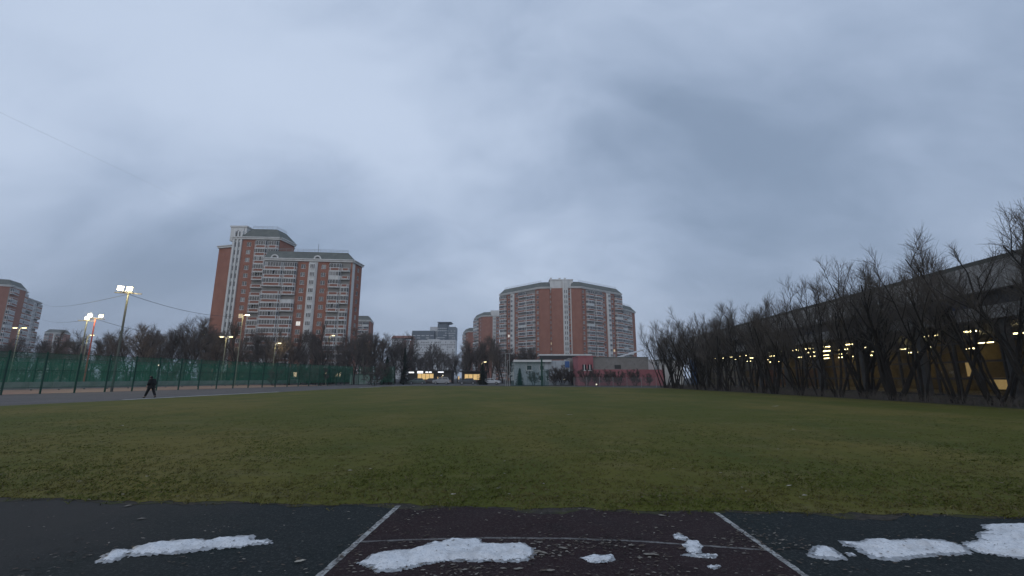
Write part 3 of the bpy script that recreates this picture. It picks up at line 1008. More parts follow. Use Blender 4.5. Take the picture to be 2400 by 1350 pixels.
mb.build('stair_head', WHITEP, blk, -blk.location)

# --- blocks farther off
blk = empty('apartment_block', AT(1140, 885, 360).to_tuple()[:2] + (0,))
tag(blk, 'distant red block with white stair head between the grey tower and wide block', 'apartment block', 'apartment blocks')
a, b, c, d = AT(1111, 800, 372), AT(1130, 800, 352), AT(1149, 800, 350), AT(1170, 800, 352)
section(blk, a.xy, b.xy, 17, [('B', 4), ('w', 3)], seed=21, panes=False, roof_in=(2, .5), rail=False, lit=0)
section(blk, b.xy, c.xy, 17, [('b', 7)], seed=22, roof_in=(.5, .5), rail=False)
H = section(blk, (c.x + 0.05, c.y), d.xy, 17, [('b', 2), ('s', 3), ('w', 3)], seed=23, roof=False, panes=False)
mb = MB(); mb.box(c.x, d.x, 351, 362, H, H + 5); mb.build('stair_head', WHITEP, blk, -blk.location)
blk = empty('apartment_block', AT(1098, 885, 400).to_tuple()[:2] + (0,))
tag(blk, 'small far red block, left neighbour of the white stair head block', 'apartment block', 'apartment blocks')
a, b, c = AT(1086, 800, 405), AT(1097, 800, 390), AT(1114, 800, 390)
section(blk, a.xy, b.xy, 14, [('B', 4), ('w', 3)], seed=24, panes=False, roof_in=(2, .5), rail=False, lit=0)
section(blk, b.xy, c.xy, 14, [('b', 5)], seed=25, roof_in=(.5, 2), rail=False)
blk = empty('apartment_block', AT(848, 885, 285).to_tuple()[:2] + (0,))
tag(blk, 'brown block with grey roof just right of the tall stepped tower', 'apartment block', 'apartment blocks')
a, b = AT(818, 800, 290), AT(866, 800, 292)
section(blk, a.xy, b.xy, 13, [('w', 3), ('B', 4), ('B', 4), ('b', 1)], seed=26, panes=False, brick=BRICKD, roof_in=(1, 2), rail=False, lit=0)
blk = empty('apartment_block', (-255, 222, 0))
tag(blk, 'red and white block cut by the left picture edge', 'apartment block', 'apartment blocks')
section(blk, (-276, 208), (-251, 219), 16, [('b', 5), ('w', 4), ('b', 4)], seed=27, panes=False, roof_in=(1, 2), rail=False, lit=0)
section(blk, (-251, 219), (-262.5, 237), 16, [('B', 5), ('w', 3), ('B', 4.5)], seed=28, panes=False, roof=False, lit=0, thick=8)
section(blk, (-262.7, 237.3), (-274, 256), 15, [('B', 5), ('v', 3), ('B', 4.5)], seed=29, panes=False, roof=False, lit=0, thick=8)
for (u0, u1, Y, fl, lab) in ((101, 148, 400, 14, 'pale far block right of the block at the left edge'), (150, 193, 430, 11, 'low far pink and white block left of the floodlight pair')):
    a, b = AT(u0, 800, Y), AT(u1, 800, Y + 6)
    blk = empty('apartment_block', (a.x, a.y, 0))
    tag(blk, lab, 'apartment block', 'apartment blocks')
    section(blk, a.xy, b.xy, fl, [('B', 4), ('w', 3), ('p', 2), ('B', 4), ('w', 3)], seed=30 + fl, panes=False, roof_in=(2, 2), rail=False, lit=0, brick=BRICKD)

# --- far pale slab and grey glass tower
PALE = mat('far_pale_concrete', (0.62, 0.63, 0.63), 0.9, col2=(0.52, 0.53, 0.54), scale=0.15)
GREYT = mat('far_blue_grey', (0.13, 0.155, 0.175), 0.7, col2=(0.17, 0.19, 0.21), scale=0.1)
GREYT2 = mat('far_blue_grey_dark', (0.085, 0.105, 0.125), 0.7)


def far_box(root, u0, u1, vt, Y, depth, m, name='wall', inset=0.0):
    a, b = AT(u0, vt, Y), AT(u1, vt, Y)
    mb = MB()
    mb.box(a.x, b.x, Y, Y + depth, 0, a.z)
    mb.build(name, m, root, -root.location)
    return a, b


def far_windows(root, a, b, nx, floors, fh, m, z0=4.0, wfrac=0.55, hfrac=0.5, skip=0.0, seed=0):
    r = random.Random(seed)
    mb = MB()
    for i in range(nx):
        for f in range(floors):
            if r.random() < skip:
                continue
            x = a.x + (b.x - a.x) * (i + 0.5 - wfrac / 2) / nx
            w = (b.x - a.x) * wfrac / nx
            mb.box(x, x + w, a.y - 0.25, a.y + 0.1, z0 + f * fh, z0 + f * fh + fh * hfrac)
    o = mb.build('windows', m, root, -root.location)
    o['kind'] = 'stuff'


t = empty('glass_tower', (AT(1015, 885, 640).x, 640, 0))
tag(t, 'blue grey stepped high-rise with flat cap in the far centre', 'tower', None)
for u0, u1, vt, Y, m in ((966, 1018, 775, 640, GREYT2), (1008, 1030, 766, 650, PALE), (1026, 1048, 758, 636, GREYT2), (1048, 1068, 766, 640, GREYT)):
    a, b = far_box(t, u0, u1, vt, Y, 22, m)
    far_windows(t, a, b, 5, int(a.z / 3.3) - 2, 3.3, PALE if m is not PALE else GREYT2, skip=0.35, seed=u0, wfrac=0.7, hfrac=0.3)
a, b = AT(1024, 757.5, 634), AT(1058, 757.5, 634)
mb = MB(); mb.hexa([(a.x + 3, 634, a.z), (b.x - 3, 634, a.z), (b.x - 3, 655, a.z), (a.x + 3, 655, a.z)], [(a.x, 632, a.z + 1.6), (b.x, 632, a.z + 1.6), (b.x, 657, a.z + 1.6), (a.x, 657, a.z + 1.6)])
mb.build('cap', GREYT2, t, -t.location)
p = empty('panel_slab', (AT(1000, 885, 520).x, 520, 0))
tag(p, 'long pale panel block with red stripes below the grey high-rise', 'apartment block', 'apartment blocks')
for u0, u1, vt, Y, m in ((918, 946, 793, 520, PALE), (946, 970, 798, 516, BRICKD), (953, 960, 799, 515.5, PALE), (970, 1002, 797, 514, PALE), (1002, 1030, 795, 512, PALE), (1030, 1068, 797, 510, PALE)):
    a, b = far_box(p, u0, u1, vt, Y, 14, m)
    if u1 - u0 > 10:
        far_windows(p, a, b, int((u1 - u0) / 4), int(a.z / 2.8) - 1, 2.8, PANE_C, skip=0.3, seed=u0, wfrac=0.45)
a, b = AT(918, 793, 519), AT(968, 793, 519)
mb = MB(); mb.hexa([(a.x, 515, a.z), (b.x, 515, a.z), (b.x, 535, a.z), (a.x, 535, a.z)], [(a.x + 2, 518, a.z + 3), (b.x - 2, 518, a.z + 3), (b.x - 2, 532, a.z + 3), (a.x + 2, 532, a.z + 3)])
mb.build('roof', BRICKD, p, -p.location)

# ------------------------------------------------------------------ sports hall on the right
HALLV = Vector((0.063, 1.0, 0)).normalized()
hall_ang = math.atan2(HALLV.y, HALLV.x)
HX0 = 34.6
hall = empty('sports_hall', (HX0, 8, 0), 0)
tag(hall, 'long dark sports hall with lit glazed front behind the tree row', 'sports hall')
# local frame: x runs along the hall away from the camera, y goes outwards to the field (left)
hall.rotation_euler = (0, 0, hall_ang)
HL = 95.0
CONC = layered('hall_concrete', [(0.33, 0.325, 0.31), ((0.38, 0.37, 0.35), 0.4, 0.4, 0.65, 0.8, None), ((0.10, 0.098, 0.09), 0.7, 0.5, 0.7, 0.7, (1, 1, 0.2))], rough=0.9)
CONC2 = layered('hall_concrete_worn', [(0.24, 0.235, 0.22), ((0.29, 0.285, 0.27), 0.5, 0.4, 0.65, 0.8, None)], rough=0.9)
HDARK = mat('hall_dark_panel', (0.035, 0.035, 0.037), 0.6, col2=(0.05, 0.05, 0.052), scale=0.6)
COLM = mat('hall_column_grey', (0.075, 0.072, 0.068), 0.9, col2=(0.055, 0.053, 0.05), scale=1.5)
HBLUE = mat('hall_blue_panel', (0.016, 0.03, 0.075), 0.5)
HINT = mat('hall_inner_wall', (0.20, 0.155, 0.085), 0.9, col2=(0.09, 0.07, 0.045), scale=0.5)
HINT2 = mat('hall_inner_floor', (0.16, 0.14, 0.11), 0.8)
TUBE = mat('tube_light', (0.9, 0.9, 0.8), 0.4, emit=(1.0, 0.82, 0.42), estr=12.0)
HGLASS = pane_mat('hall_glass', clear=0.85)
mb = MB()
mb.box(0, HL, -17.5, -17.0, 0, 10.3)                     # back wall
mb.box(0, 0.4, -17.0, -0.6, 0, 10.2)                      # end walls
mb.box(HL - 0.4, HL, -17.0, -0.6, 0, 10.2)
mb.build('wall', [CONC2], hall)
mb = MB(); mb.box(0.4, HL - 0.4, -17.0, -0.75, 5.9, 6.15); mb.build('inner_ceiling', HDARK, hall)
mb = MB(); mb.box(0.4, HL - 0.4, -17.0, -0.75, 0.02, 0.1); mb.build('inner_floor', HINT2, hall)
mb = MB(); mb.box(0.4, HL - 0.4, -16.98, -16.9, 0.1, 5.9); mb.build('inner_wall', HINT, hall)
mb = MB(); mb.hexa([(-0.5, -18, 10.2), (HL + 0.5, -18, 10.2), (HL + 0.5, -0.3, 10.2), (-0.5, -0.3, 10.2)][::1], [(-0.5, -18, 11.0), (HL + 0.5, -18, 11.0), (HL + 0.5, -0.1, 10.55), (-0.5, -0.1, 10.55)])
mb.build('roof', ROOFG, hall)
npan = 24
pw = HL / npan
r = random.Random(4)
for k in range(npan):
    x0, x1 = k * pw + 0.03, (k + 1) * pw - 0.03
    jz = r.uniform(-0.012, 0.012)
    mb = MB(); mb.box(x0, x1, -0.6, 0.0 + jz, 8.15, 10.18); mb.build('fascia_panel', CONC if r.random() < 0.65 else CONC2, hall)
    mb = MB(); mb.box(x0 + 0.02, x1 - 0.02, -1.0, -0.75, 6.95, 8.13)
    mb.build('clerestory_panel', HBLUE if k in (3, 7, 10, 12, 16) else HDARK, hall)
    mb = MB(); mb.box(x0, x1, -0.7, 0.35 + jz, 5.95, 6.92); mb.build('canopy_panel', CONC if r.random() < 0.5 else CONC2, hall)
    # two glazed bays per panel, each with frame and panes
    for j in range(2):
        bx0 = k * pw + j * pw / 2
        mb = MB()
        w = pw / 2
        mb.box(0, 0.14, -0.10, 0.12, 0.1, 5.9)
        for zz in (0.1, 1.45, 2.8, 4.3, 5.72):
            mb.box(0.14, w, -0.05, 0.07, zz, zz + 0.14)
        f = place('glazing_frame', cached('hallframe', lambda: mb.mesh('glazing_frame', HDARK)), hall, (bx0, -0.6, 0))
        for zz, hh in ((0.24, 1.21), (1.59, 1.21), (2.94, 1.36), (4.44, 1.28)):
            mp = MB(); mp.box(0.14, w, 0.0, 0.015, 0, hh)
            place('pane', cached(('hallpane', hh), lambda: mp.mesh('pane', HGLASS)), f, (0, 0, zz))
# columns in front of the glass
for k in range(13):
    mb = MB(); mb.box(-0.22, 0.22, -0.22, 0.22, 0.0, 5.95)
    place('column', cached('hallcol', lambda: mb.mesh('column', COLM)), hall, (2 + k * 7.6, -0.15, 0))
# tube lights hang in rows inside
mt = MB(); mt.box(-0.75, 0.75, -0.1, 0.1, 0.0, 0.1)
ntube = 0
for k in range(24):
    for yy, zz in ((-2.0, 5.35), (-6.0, 5.2), (-10.5, 5.0), (-15.0, 4.8)):
        if r.random() < 0.45:
            continue
        place('tube_light', cached('tube', lambda: mt.mesh('tube_light', TUBE)), hall, (4.0 + k * 3.7 + r.uniform(-0.5, 0.5), yy, zz))
# lit lower rooms
LITW = mat('lit_room', (0.4, 0.3, 0.15), 0.6, emit=(1.0, 0.68, 0.28), estr=0.30, col2=(0.2, 0.14, 0.07), scale=2)
for x0, w, z0, h in ((19.0, 2.0, 0.5, 1.0), (15.3, 0.9, 0.6, 0.8), (27.5, 1.2, 0.7, 0.9), (20.3, 0.5, 2.0, 1.4), (21.3, 0.35, 2.0, 1.4), (30.0, 0.5, 1.7, 1.2)):
    mb = MB(); mb.box(x0, x0 + w, -2.05, -1.9, z0, z0 + h)
    mb.build('lit_window', LITW, hall)
mb = MB()
for k in range(5):
    mb.box(HL - 4 + k * 0.85, HL - 3.2 + k * 0.85, 0.0, 0.12 + 0.05 * (k % 2), 0, 5.6)
mb.build('blue_cladding', mat('blue_cladding', (0.03, 0.075, 0.16), 0.6), hall)

# ------------------------------------------------------------------ low buildings at the far end of the field
PBLUE = layered('pale_blue_plaster', [(0.42, 0.46, 0.49), ((0.50, 0.54, 0.57), 0.6, 0.4, 0.65, 0.8, None), ((0.24, 0.29, 0.30), 0.9, 0.5, 0.72, 0.8, (1, 1, 0.4))], rough=0.9)
PINK = layered('pink_plaster', [(0.33, 0.125, 0.135), ((0.40, 0.17, 0.18), 0.4, 0.4, 0.65, 0.8, None), ((0.24, 0.09, 0.10), 0.8, 0.5, 0.72, 0.7, (1, 1, 0.4))], rough=0.9)
GREYB = layered('grey_blockwork', [(0.23, 0.215, 0.20), ((0.28, 0.265, 0.25), 0.6, 0.4, 0.65, 0.8, None), ((0.17, 0.16, 0.15), 1.6, 0.5, 0.7, 0.7, None)], rough=0.95)
h = empty('changing_house', (0.5, 100, 0))
tag(h, 'pale blue plastered low building with white roof slab at field end', 'building')
zt = AT(1206, 845, 100).z
mb = MB(); mb.box(0.0, 12.3, 0, 9, 0, zt); mb.build('wall', PBLUE, h)
mb = MB(); mb.box(-0.15, 8.2, -0.9, 9.2, zt - 0.35, zt + 0.12); mb.build('roof', WHITEP, h)
mb = MB(); mb.box(11.2, 12.2, -0.06, 0.0, zt - 1.55, zt - 0.15); mb.build('blue_board', mat('blue_board', (0.06, 0.14, 0.34), 0.6), h)
for wx, wz, w, hh in ((8.0, 0.9, 0.45, 1.2), (7.1, 0.9, 0.45, 1.2), (2.7, 3.2, 1.2, 1.1), (5.6, 3.2, 1.0, 1.1), (5.4, 0.9, 1.1, 1.2)):
    o = place('window', window_mesh(w, hh, 1), h, (wx, -0.1, wz))
    place('pane', pane_mesh(w, hh, 'd'), o, (0, 0, 0))
for k in range(7):
    mb = MB(); mb.box(0, 0.06, -0.03, 0, 0.05, zt - 0.4); mb.build('joint_strip', mat('joint_grey', (0.25, 0.28, 0.30), 0.9), h, (1.3 + 1.55 * k, 0, 0))
g = empty('entrance_porch', (13.2, 101, 0))
tag(g, 'grey recessed entrance between the pale blue and the pink building', 'building')
mb = MB(); mb.box(-0.4, 2.0, 1.2, 7, 0, 5.9); mb.build('wall', GREYB, g)
mb = MB(); mb.box(-0.4, 2.0, -0.3, 1.2, 3.1, 3.35); mb.build('canopy', CONC2, g)
mb = MB(); mb.box(0.2, 1.4, 1.1, 1.2, 0, 2.2); mb.build('door', METAL, g)
st = empty('grandstand_roof', (7, 116, 0))
tag(st, 'dark flat canopy on thin posts above the pale blue building', 'canopy')
z = AT(1265, 831, 116).z
mb = MB(); mb.box(0, 13.6, 0, 8, z - 0.25, z + 0.1, 0); mb.box(0.05, 13.5, -0.06, 0.0, z - 1.3, z - 0.3, 1); mb.build('canopy', [WHITEP, HDARK], st)
for k in range(6):
    mb = MB(); mb.path([(0.5 + 2.5 * k, 0.3, 0), (0.5 + 2.5 * k, 0.3, z - 0.25)], 0.08, 6); mb.build('post', GALV, st)
pk = empty('pink_building', (13.6, 93, 0))
tag(pk, 'pink painted building with grey upper wall at field end', 'building')
z1, z2 = AT(1370, 838, 93).z, AT(1450, 866, 93).z
mb = MB(); mb.box(0, 3.1, 0, 8, 0, z1 + 0.15); mb.box(-0.12, 3.15, -0.12, 8.1, z1 + 0.15, z1 + 0.35); mb.build('corner_wall', PINK, pk)
mb = MB(); mb.box(3.1, 17.6, 0.25, 6, 0, z2); mb.build('wall', PINK, pk)
mb = MB(); mb.box(3.1, 14.6, 0.6, 6.2, z2, z1); mb.build('upper_wall', GREYB, pk)
mb = MB(); mb.box(3.1, 14.7, 0.5, 6.3, z1, z1 + 0.15); mb.build('roof', ROOFG, pk)
for wx in (0.85, 2.0):
    mb = MB(); mb.box(0, 0.78, -0.04, 0.02, 0, 1.15); o = mb.build('window', PANE_D, pk, (wx, 0, z2 - 0.15))
    mb = MB(); mb.box(0.32, 0.46, -0.07, -0.04, 0.0, 1.15); mb.box(-0.05, 0.83, -0.09, -0.03, -0.1, 0.0); mb.build('frame', FRAMEW, o)
mb = MB(); mb.box(7.6, 8.9, 0.5, 0.6, z2 + 0.15, z2 + 0.95); mb.build('opening', METAL, pk)
mb = MB(); mb.box(14.7, 17.0, 4.0, 8.0, z2, z2 + 2.2); mb.build('white_annex', WHITEP, pk)
sr = empty('lean_to_roof', (24, 104, 0))
tag(sr, 'pale snow-dusted sloping roof rising behind the pink building', 'roof')
mb = MB()
a, b, c, d = AT(1452, 838, 104), AT(1506, 838, 104), AT(1506, 822, 104), AT(1480, 826, 104)
mb.hexa([(0, 0, a.z - 0.2), (6.5, 0, a.z + 1.6), (6.5, 5, a.z + 1.6), (0, 5, a.z - 0.2)], [(0, 0, a.z), (6.5, 0, a.z + 1.9), (6.5, 5, a.z + 1.9), (0, 5, a.z)])
mb.build('roof', SNOWLINE, sr)
mb = MB(); mb.box(0.4, 6.3, 0.2, 4.8, 0, a.z - 0.3); mb.build('wall', CONC2, sr)
wh = empty('white_shed', (32.2, 99, 0))
tag(wh, 'white walled shed glimpsed between the trunks beside the blue cladding', 'shed')
mb = MB(); mb.box(0, 5.2, 0, 6, 0, 5.3); mb.build('wall', WHITEP, wh)
mb = MB(); mb.box(-0.2, 5.4, -0.2, 6.2, 5.3, 5.5); mb.build('roof', ROOFG, wh)

# ------------------------------------------------------------------ lit kiosks beyond the field
KW = mat('kiosk_wall', (0.045, 0.043, 0.04), 0.8, col2=(0.06, 0.055, 0.05), scale=0.8)
SHOPG = mat('shop_window_lit', (0.4, 0.3, 0.15), 0.5, col2=(0.25, 0.17, 0.09), scale=1.6, emit=(1.0, 0.66, 0.26), estr=0.62)
SIGNW = mat('sign_lit_white', (0.7, 0.7, 0.7), 0.5, emit=(0.95, 0.97, 1.0), estr=1.2)


def kiosk(u0, u1, Y, vt, wins, signs, label, roofm=KW):
    a, b = AT(u0, vt, Y), AT(u1, vt, Y)
    k = empty('shop_kiosk', (a.x, Y, 0))
    tag(k, label, 'shop', 'lit shops beyond the field')
    W = b.x - a.x
    mb = MB(); mb.box(0, W, 0, 6, 0, a.z - 0.3); mb.build('wall', KW, k)
    mb = MB(); mb.box(-0.4, W + 0.4, -0.9, 6.3, a.z - 0.3, a.z); mb.build('roof', roofm, k)
    for uu0, uu1, v0, v1 in wins:
        p, q = AT(uu0, v0, Y), AT(uu1, v1, Y)
        n = max(1, round((q.x - p.x) / 1.1))
        for j in range(n):
            xa, xb = p.x + (q.x - p.x) * j / n - a.x, p.x + (q.x - p.x) * (j + 1) / n - a.x
            mb = MB(); mb.box(xa + 0.05, xb - 0.05, -0.06, -0.01, max(0.3, q.z), p.z)
            w = mb.build('window', SHOPG, k)
            fr = MB(); fr.box(xa, xa + 0.05, -0.12, 0, max(0.3, q.z), p.z); fr.box(xa, xb, -0.12, 0, p.z, p.z + 0.08)
            fr.build('frame', METAL, w)
    for uu0, uu1, v0, v1 in signs:
        p, q = AT(uu0, v0, Y), AT(uu1, v1, Y)
        mb = MB(); mb.box(p.x - a.x, q.x - a.x, -1.1, -0.95, q.z, p.z)
        mb.build('sign', SIGNW, k)


kiosk(957, 1058, 126, 868, [(979, 1016, 876, 889), (1025, 1027, 883, 889), (1034.5, 1036.5, 882, 889)], [(960, 972, 871.5, 874.5), (980, 993, 870, 875), (999, 1005, 871, 874), (1007, 1013, 871, 874), (1028, 1041, 871, 873.5)], 'dark kiosk row with yellow windows and white glowing signs behind cars')
kiosk(1083, 1140, 124, 869, [(1089, 1108, 877, 892), (1109, 1128, 877, 890), (1073.5, 1077, 882, 889)], [], 'dark roofed pavilion with amber windows left of the little spruce')

# ------------------------------------------------------------------ bare trees
def grow_tree(seed, height, stems=1, spread=0.5, crown_base=0.3, twig_r=0.011, n1=9, n2=8, n3=7, up=0.35, girth=0.16, lean=0.0):
    rnd = random.Random(seed)
    T, C = MB(), MB()

    def rv(s):
        return Vector((rnd.uniform(-s, s), rnd.uniform(-s, s), rnd.uniform(-s, s)))

    def branch(p, d, L, r, lvl, mb, n_seg, taper=0.35):
        pts, rad = [p.copy()], [r]
        d = d.normalized()
        for k in range(n_seg):
            d = (d + rv(0.16 + 0.05 * lvl) + Vector((0, 0, up * (0.10 if lvl else 0.04)))).normalized()
            p = p + d * (L / n_seg)
            pts.append(p.copy()); rad.append(max(twig_r * 0.6, r * (1 - (1 - taper) * (k + 1) / n_seg)))
        mb.path(pts, rad, 6 if lvl == 0 else (5 if lvl == 1 else 3), cap=lvl < 1)
        return pts, rad

    def at(pts, t):
        k = min(len(pts) - 2, int(t * (len(pts) - 1)))
        f = t * (len(pts) - 1) - k
        return pts[k] + (pts[k + 1] - pts[k]) * f, (pts[k + 1] - pts[k]).normalized()

    def side(d, angle):
        a = d.cross(Vector((rnd.uniform(-1, 1), rnd.uniform(-1, 1), rnd.uniform(-1, 1)))).normalized()
        return (d * math.cos(angle) + a * math.sin(angle)).normalized()

    for s in range(stems):
        if stems > 1:
            az = 2 * math.pi * s / stems + rnd.uniform(-0.5, 0.5)
            tilt = rnd.uniform(0.10, 0.42)
            d0 = Vector((math.cos(az) * tilt, math.sin(az) * tilt, 1))
            p0 = Vector((math.cos(az) * 0.16, math.sin(az) * 0.16, -0.1))
            Ls, r0 = height * rnd.uniform(0.62, 0.80), girth * rnd.uniform(0.6, 1.0)
        else:
            d0 = Vector((rnd.uniform(-.06, .06) + lean, rnd.uniform(-.06, .06), 1)); p0 = Vector((0, 0, -0.1)); Ls, r0 = height * 0.72, girth
        pts, rad = branch(p0, d0, Ls, r0, 0, T, 7, 0.3)
        m1 = n1 if stems == 1 else max(3, int(n1 * 0.62))
        for i in range(m1):
            t = crown_base + (1 - crown_base) * (i + rnd.random()) / m1
            p, d = at(pts, min(t, 0.99))
            L1 = height * (0.42 - 0.20 * t) * rnd.uniform(0.7, 1.2) * (1 if stems == 1 else 0.75)
            d1 = side(d, rnd.uniform(0.55, 1.0) * (1 - 0.35 * t) * (0.6 + spread))
            d1.z = abs(d1.z) + up * 0.5
            r1 = max(0.022, r0 * (0.52 - 0.25 * t))
            p1, _ = branch(p, d1, L1, r1, 1, T, 5, 0.3)
            for j in range(n2):
                t2 = 0.2 + 0.8 * (j + rnd.random()) / n2
                q, dd = at(p1, min(t2, 0.99))
                d2 = side(dd, rnd.uniform(0.45, 0.95))
                d2.z += up * 0.55
                L2 = L1 * rnd.uniform(0.32, 0.62) * (1.15 - 0.45 * t2)
                p2, _ = branch(q, d2, L2, max(0.014, r1 * 0.42), 2, C, 3, 0.35)
                for k in range(n3):
                    q3, d3 = at(p2, min(0.15 + 0.85 * (k + rnd.random()) / n3, 0.99))
                    d3 = side(d3, rnd.uniform(0.35, 0.95))
                    d3.z += up * 0.5
                    branch(q3, d3, L2 * rnd.uniform(0.35, 0.75) + 0.15, twig_r, 3, C, 2, 0.5)
    return T, C


def tree_meshes(name, *a, dark=False, **k):
    T, C = grow_tree(*a, **k)
    zm = np.sort(np.array([p[2] for p in C.v]))[int(len(C.v) * 0.995)]
    return T.mesh('trunk', BARKD if dark else BARK, True), C.mesh('crown', TWIGD if dark else TWIG), float(zm)


WIDE = [tree_meshes('w', 100 + i, 10.0, n1=13, n2=10, n3=11, twig_r=0.0135, spread=0.55, girth=0.17, crown_base=0.22) for i in range(5)]
TALLT = [tree_meshes('t', 200 + i, 12.0, n1=14, n2=9, n3=11, twig_r=0.0125, spread=0.25, girth=0.17, crown_base=0.18, up=0.6) for i in range(3)]
MULTI = [tree_meshes('m', 300 + i, 9.6, stems=3 + i % 4, n1=11, n2=8, n3=10, twig_r=0.0050, spread=0.3 + 0.08 * (i % 3), girth=0.085 + 0.018 * (i % 4), crown_base=0.26 + 0.04 * (i % 3), up=0.55, dark=True) for i in range(6)]
BUSHM = [tree_meshes('b', 400 + i, 3.2, stems=7, n1=9, n2=6, n3=7, twig_r=0.013, spread=0.5, girth=0.035, crown_base=0.12, up=0.4) for i in range(3)]


def put_tree(me, x, y, h, ref, rz, label, group, name='bare_tree', cat='tree'):
    o = empty(name, (x, y, 0), rz)
    s = h / me[2]
    o.scale = (s, s, s)
    for n_, m_ in zip(('trunk', 'crown'), me):
        c = bpy.data.objects.new(n_, m_); COL.objects.link(c); c.parent = o
    tag(o, label, cat, group)
    return o


rt = random.Random(21)
# the row in front of the hall: positions read along the strip of soil
ORD = ['first', 'second', 'third', 'fourth', 'fifth', 'sixth', 'seventh', 'eighth', 'ninth', 'tenth', 'eleventh', 'twelfth', 'thirteenth', 'fourteenth', 'fifteenth', 'sixteenth', 'seventeenth', 'eighteenth',
       'nineteenth', 'twentieth', 'twenty-first', 'twenty-second', 'twenty-third', 'twenty-fourth', 'twenty-fifth', 'twenty-sixth', 'twenty-seventh', 'twenty-eighth', 'twenty-ninth', 'thirtieth', 'thirty-first', 'thirty-second']
ys = [20.0]
while ys[-1] < 74:
    ys.append(ys[-1] + (rt.uniform(1.5, 2.9) if ys[-1] < 52 else rt.uniform(1.5, 2.3)))
for i, y in enumerate(reversed(ys)):
    x = 24.9 + (72 - y) * 0.058 + rt.uniform(-0.5, 0.6)
    lab = ('dark many-stemmed bare tree ending the hall row beside the pink building' if i == 0 else 'dark many-stemmed bare tree, %s in the hall row counted from the pink building' % ORD[i])
    put_tree(MULTI[i % 6], x, y, rt.uniform(8.4, 11.0) * (1.12 if y < 36 else 1.0), 9.6, rt.uniform(0, 6.28), lab, 'tree row along the hall')
for i in range(5):
    y = 28 + i * 10.0 + rt.uniform(-1, 1)
    put_tree(MULTI[(i * 2 + 1) % 6], 27.0 + (72 - y) * 0.075 + rt.uniform(0.4, 1.2), y, rt.uniform(8.0, 10.0), 9.6, rt.uniform(0, 6.28),
             'dark bare tree standing behind the front row, close to the hall glass', 'trees close to the hall')

# trees in front of the tall block and all along the left, by sight line: (u, distance, height)
def along(lst, variants, ref, label, group):
    for u, Y, h in lst:
        p = AT(u, 885, Y)
        put_tree(rt.choice(variants), p.x, Y, h, ref, rt.uniform(0, 6.28), label, group)


def strip(u0, u1, du, Y0, Y1, h0, h1):
    out, u = [], u0
    while u < u1:
        out.append((u + rt.uniform(-du * .4, du * .4), rt.uniform(Y0, Y1), rt.uniform(h0, h1)))
        u += du
    return out


along(strip(-140, 325, 22, 98, 122, 9.5, 12.8), WIDE, 10.0, 'bare tree in the thicket behind the green fence left of the floodlight mast', 'thicket on the left')
along(strip(318, 500, 15, 92, 125, 11.0, 15.8), WIDE, 10.0, 'wide bare tree between the floodlight mast and the tall stepped tower', 'trees left of the tall tower')
along(strip(492, 850, 16, 100, 138, 10.5, 14.6), WIDE + TALLT, 10.6, 'bare tree in front of the tall stepped tower behind the green fence', 'trees before the tall tower')
along(strip(845, 945, 13, 114, 150, 12.0, 16.0), WIDE, 10.0, 'bare tree with dark forked limbs between tall tower and spruce', 'forked trees right of the tall tower')
along(strip(940, 1100, 11, 132, 180, 9.0, 12.0), WIDE, 10.0, 'grey brown bare tree behind the lit kiosks', 'trees behind the kiosks')
along(strip(1095, 1180, 10, 130, 165, 10.5, 14.5), TALLT, 12.0, 'tall dense reddish bare tree left of the wide red block', 'trees left of the wide block')
along(strip(1176, 1262, 11, 126, 145, 9.5, 12.5), WIDE, 10.0, 'bare tree behind the pale blue building', 'trees behind the pale blue building')
for u, Y, h in strip(-110, 930, 24, 90, 124, 3.0, 5.0):
    p = AT(u, 885, Y)
    put_tree(rt.choice(BUSHM), p.x, Y, h, 3.2, rt.uniform(0, 6.28), 'low tangled leafless shrub at the foot of the trees behind the green fence', 'shrubs behind the fence', 'bush', 'bush')
for i, (u, Y, h, lab) in enumerate([(1300, 97, 3.6, 'twiggy bush against the pale blue wall under the board'), (1318, 96, 4.2, 'dark twiggy bush by the grey entrance'), (1335, 97, 3.4, 'dark low bush between pale blue and pink walls'),
                                    (1375, 90, 3.4, 'reddish twiggy bush below the twin pink windows'), (1398, 89, 3.0, 'twiggy bush in front of the pink wall, second from its corner'), (1425, 90, 3.2, 'wide twiggy bush before the middle of the pink wall'),
                                    (1450, 90, 2.9, 'round twiggy bush under the black opening'), (1488, 90, 3.3, 'dense reddish bush before the right part of the pink wall'), (1520, 86, 2.4, 'low twiggy bush near the end tree of the hall row'), (1250, 96, 3.0, 'thin bush behind the green net')]):
    p = AT(u, 885, Y)
    put_tree(BUSHM[i % 3], p.x, Y, h, 3.2, rt.uniform(0, 6.28), lab, 'bushes at the field end', 'bush', 'bush')
# low undergrowth along the foot of the hall row
mb = MB()
ru = random.Random(5)
for k in range(4200):
    y = ru.uniform(14, 74)
    x = 24.6 + (72 - y) * 0.055 + ru.uniform(-0.4, 2.6)
    h = ru.uniform(0.15, 0.75)
    mb.path([(x, y, 0), (x + ru.uniform(-.15, .15), y + ru.uniform(-.15, .15), h * 0.6), (x + ru.uniform(-.3, .3), y + ru.uniform(-.3, .3), h)], [0.012, 0.009, 0.005], 3, cap=False)
tag(mb.build('undergrowth', TWIGD), 'dark dead stalks along the foot of the tree row', 'undergrowth', kind='stuff')


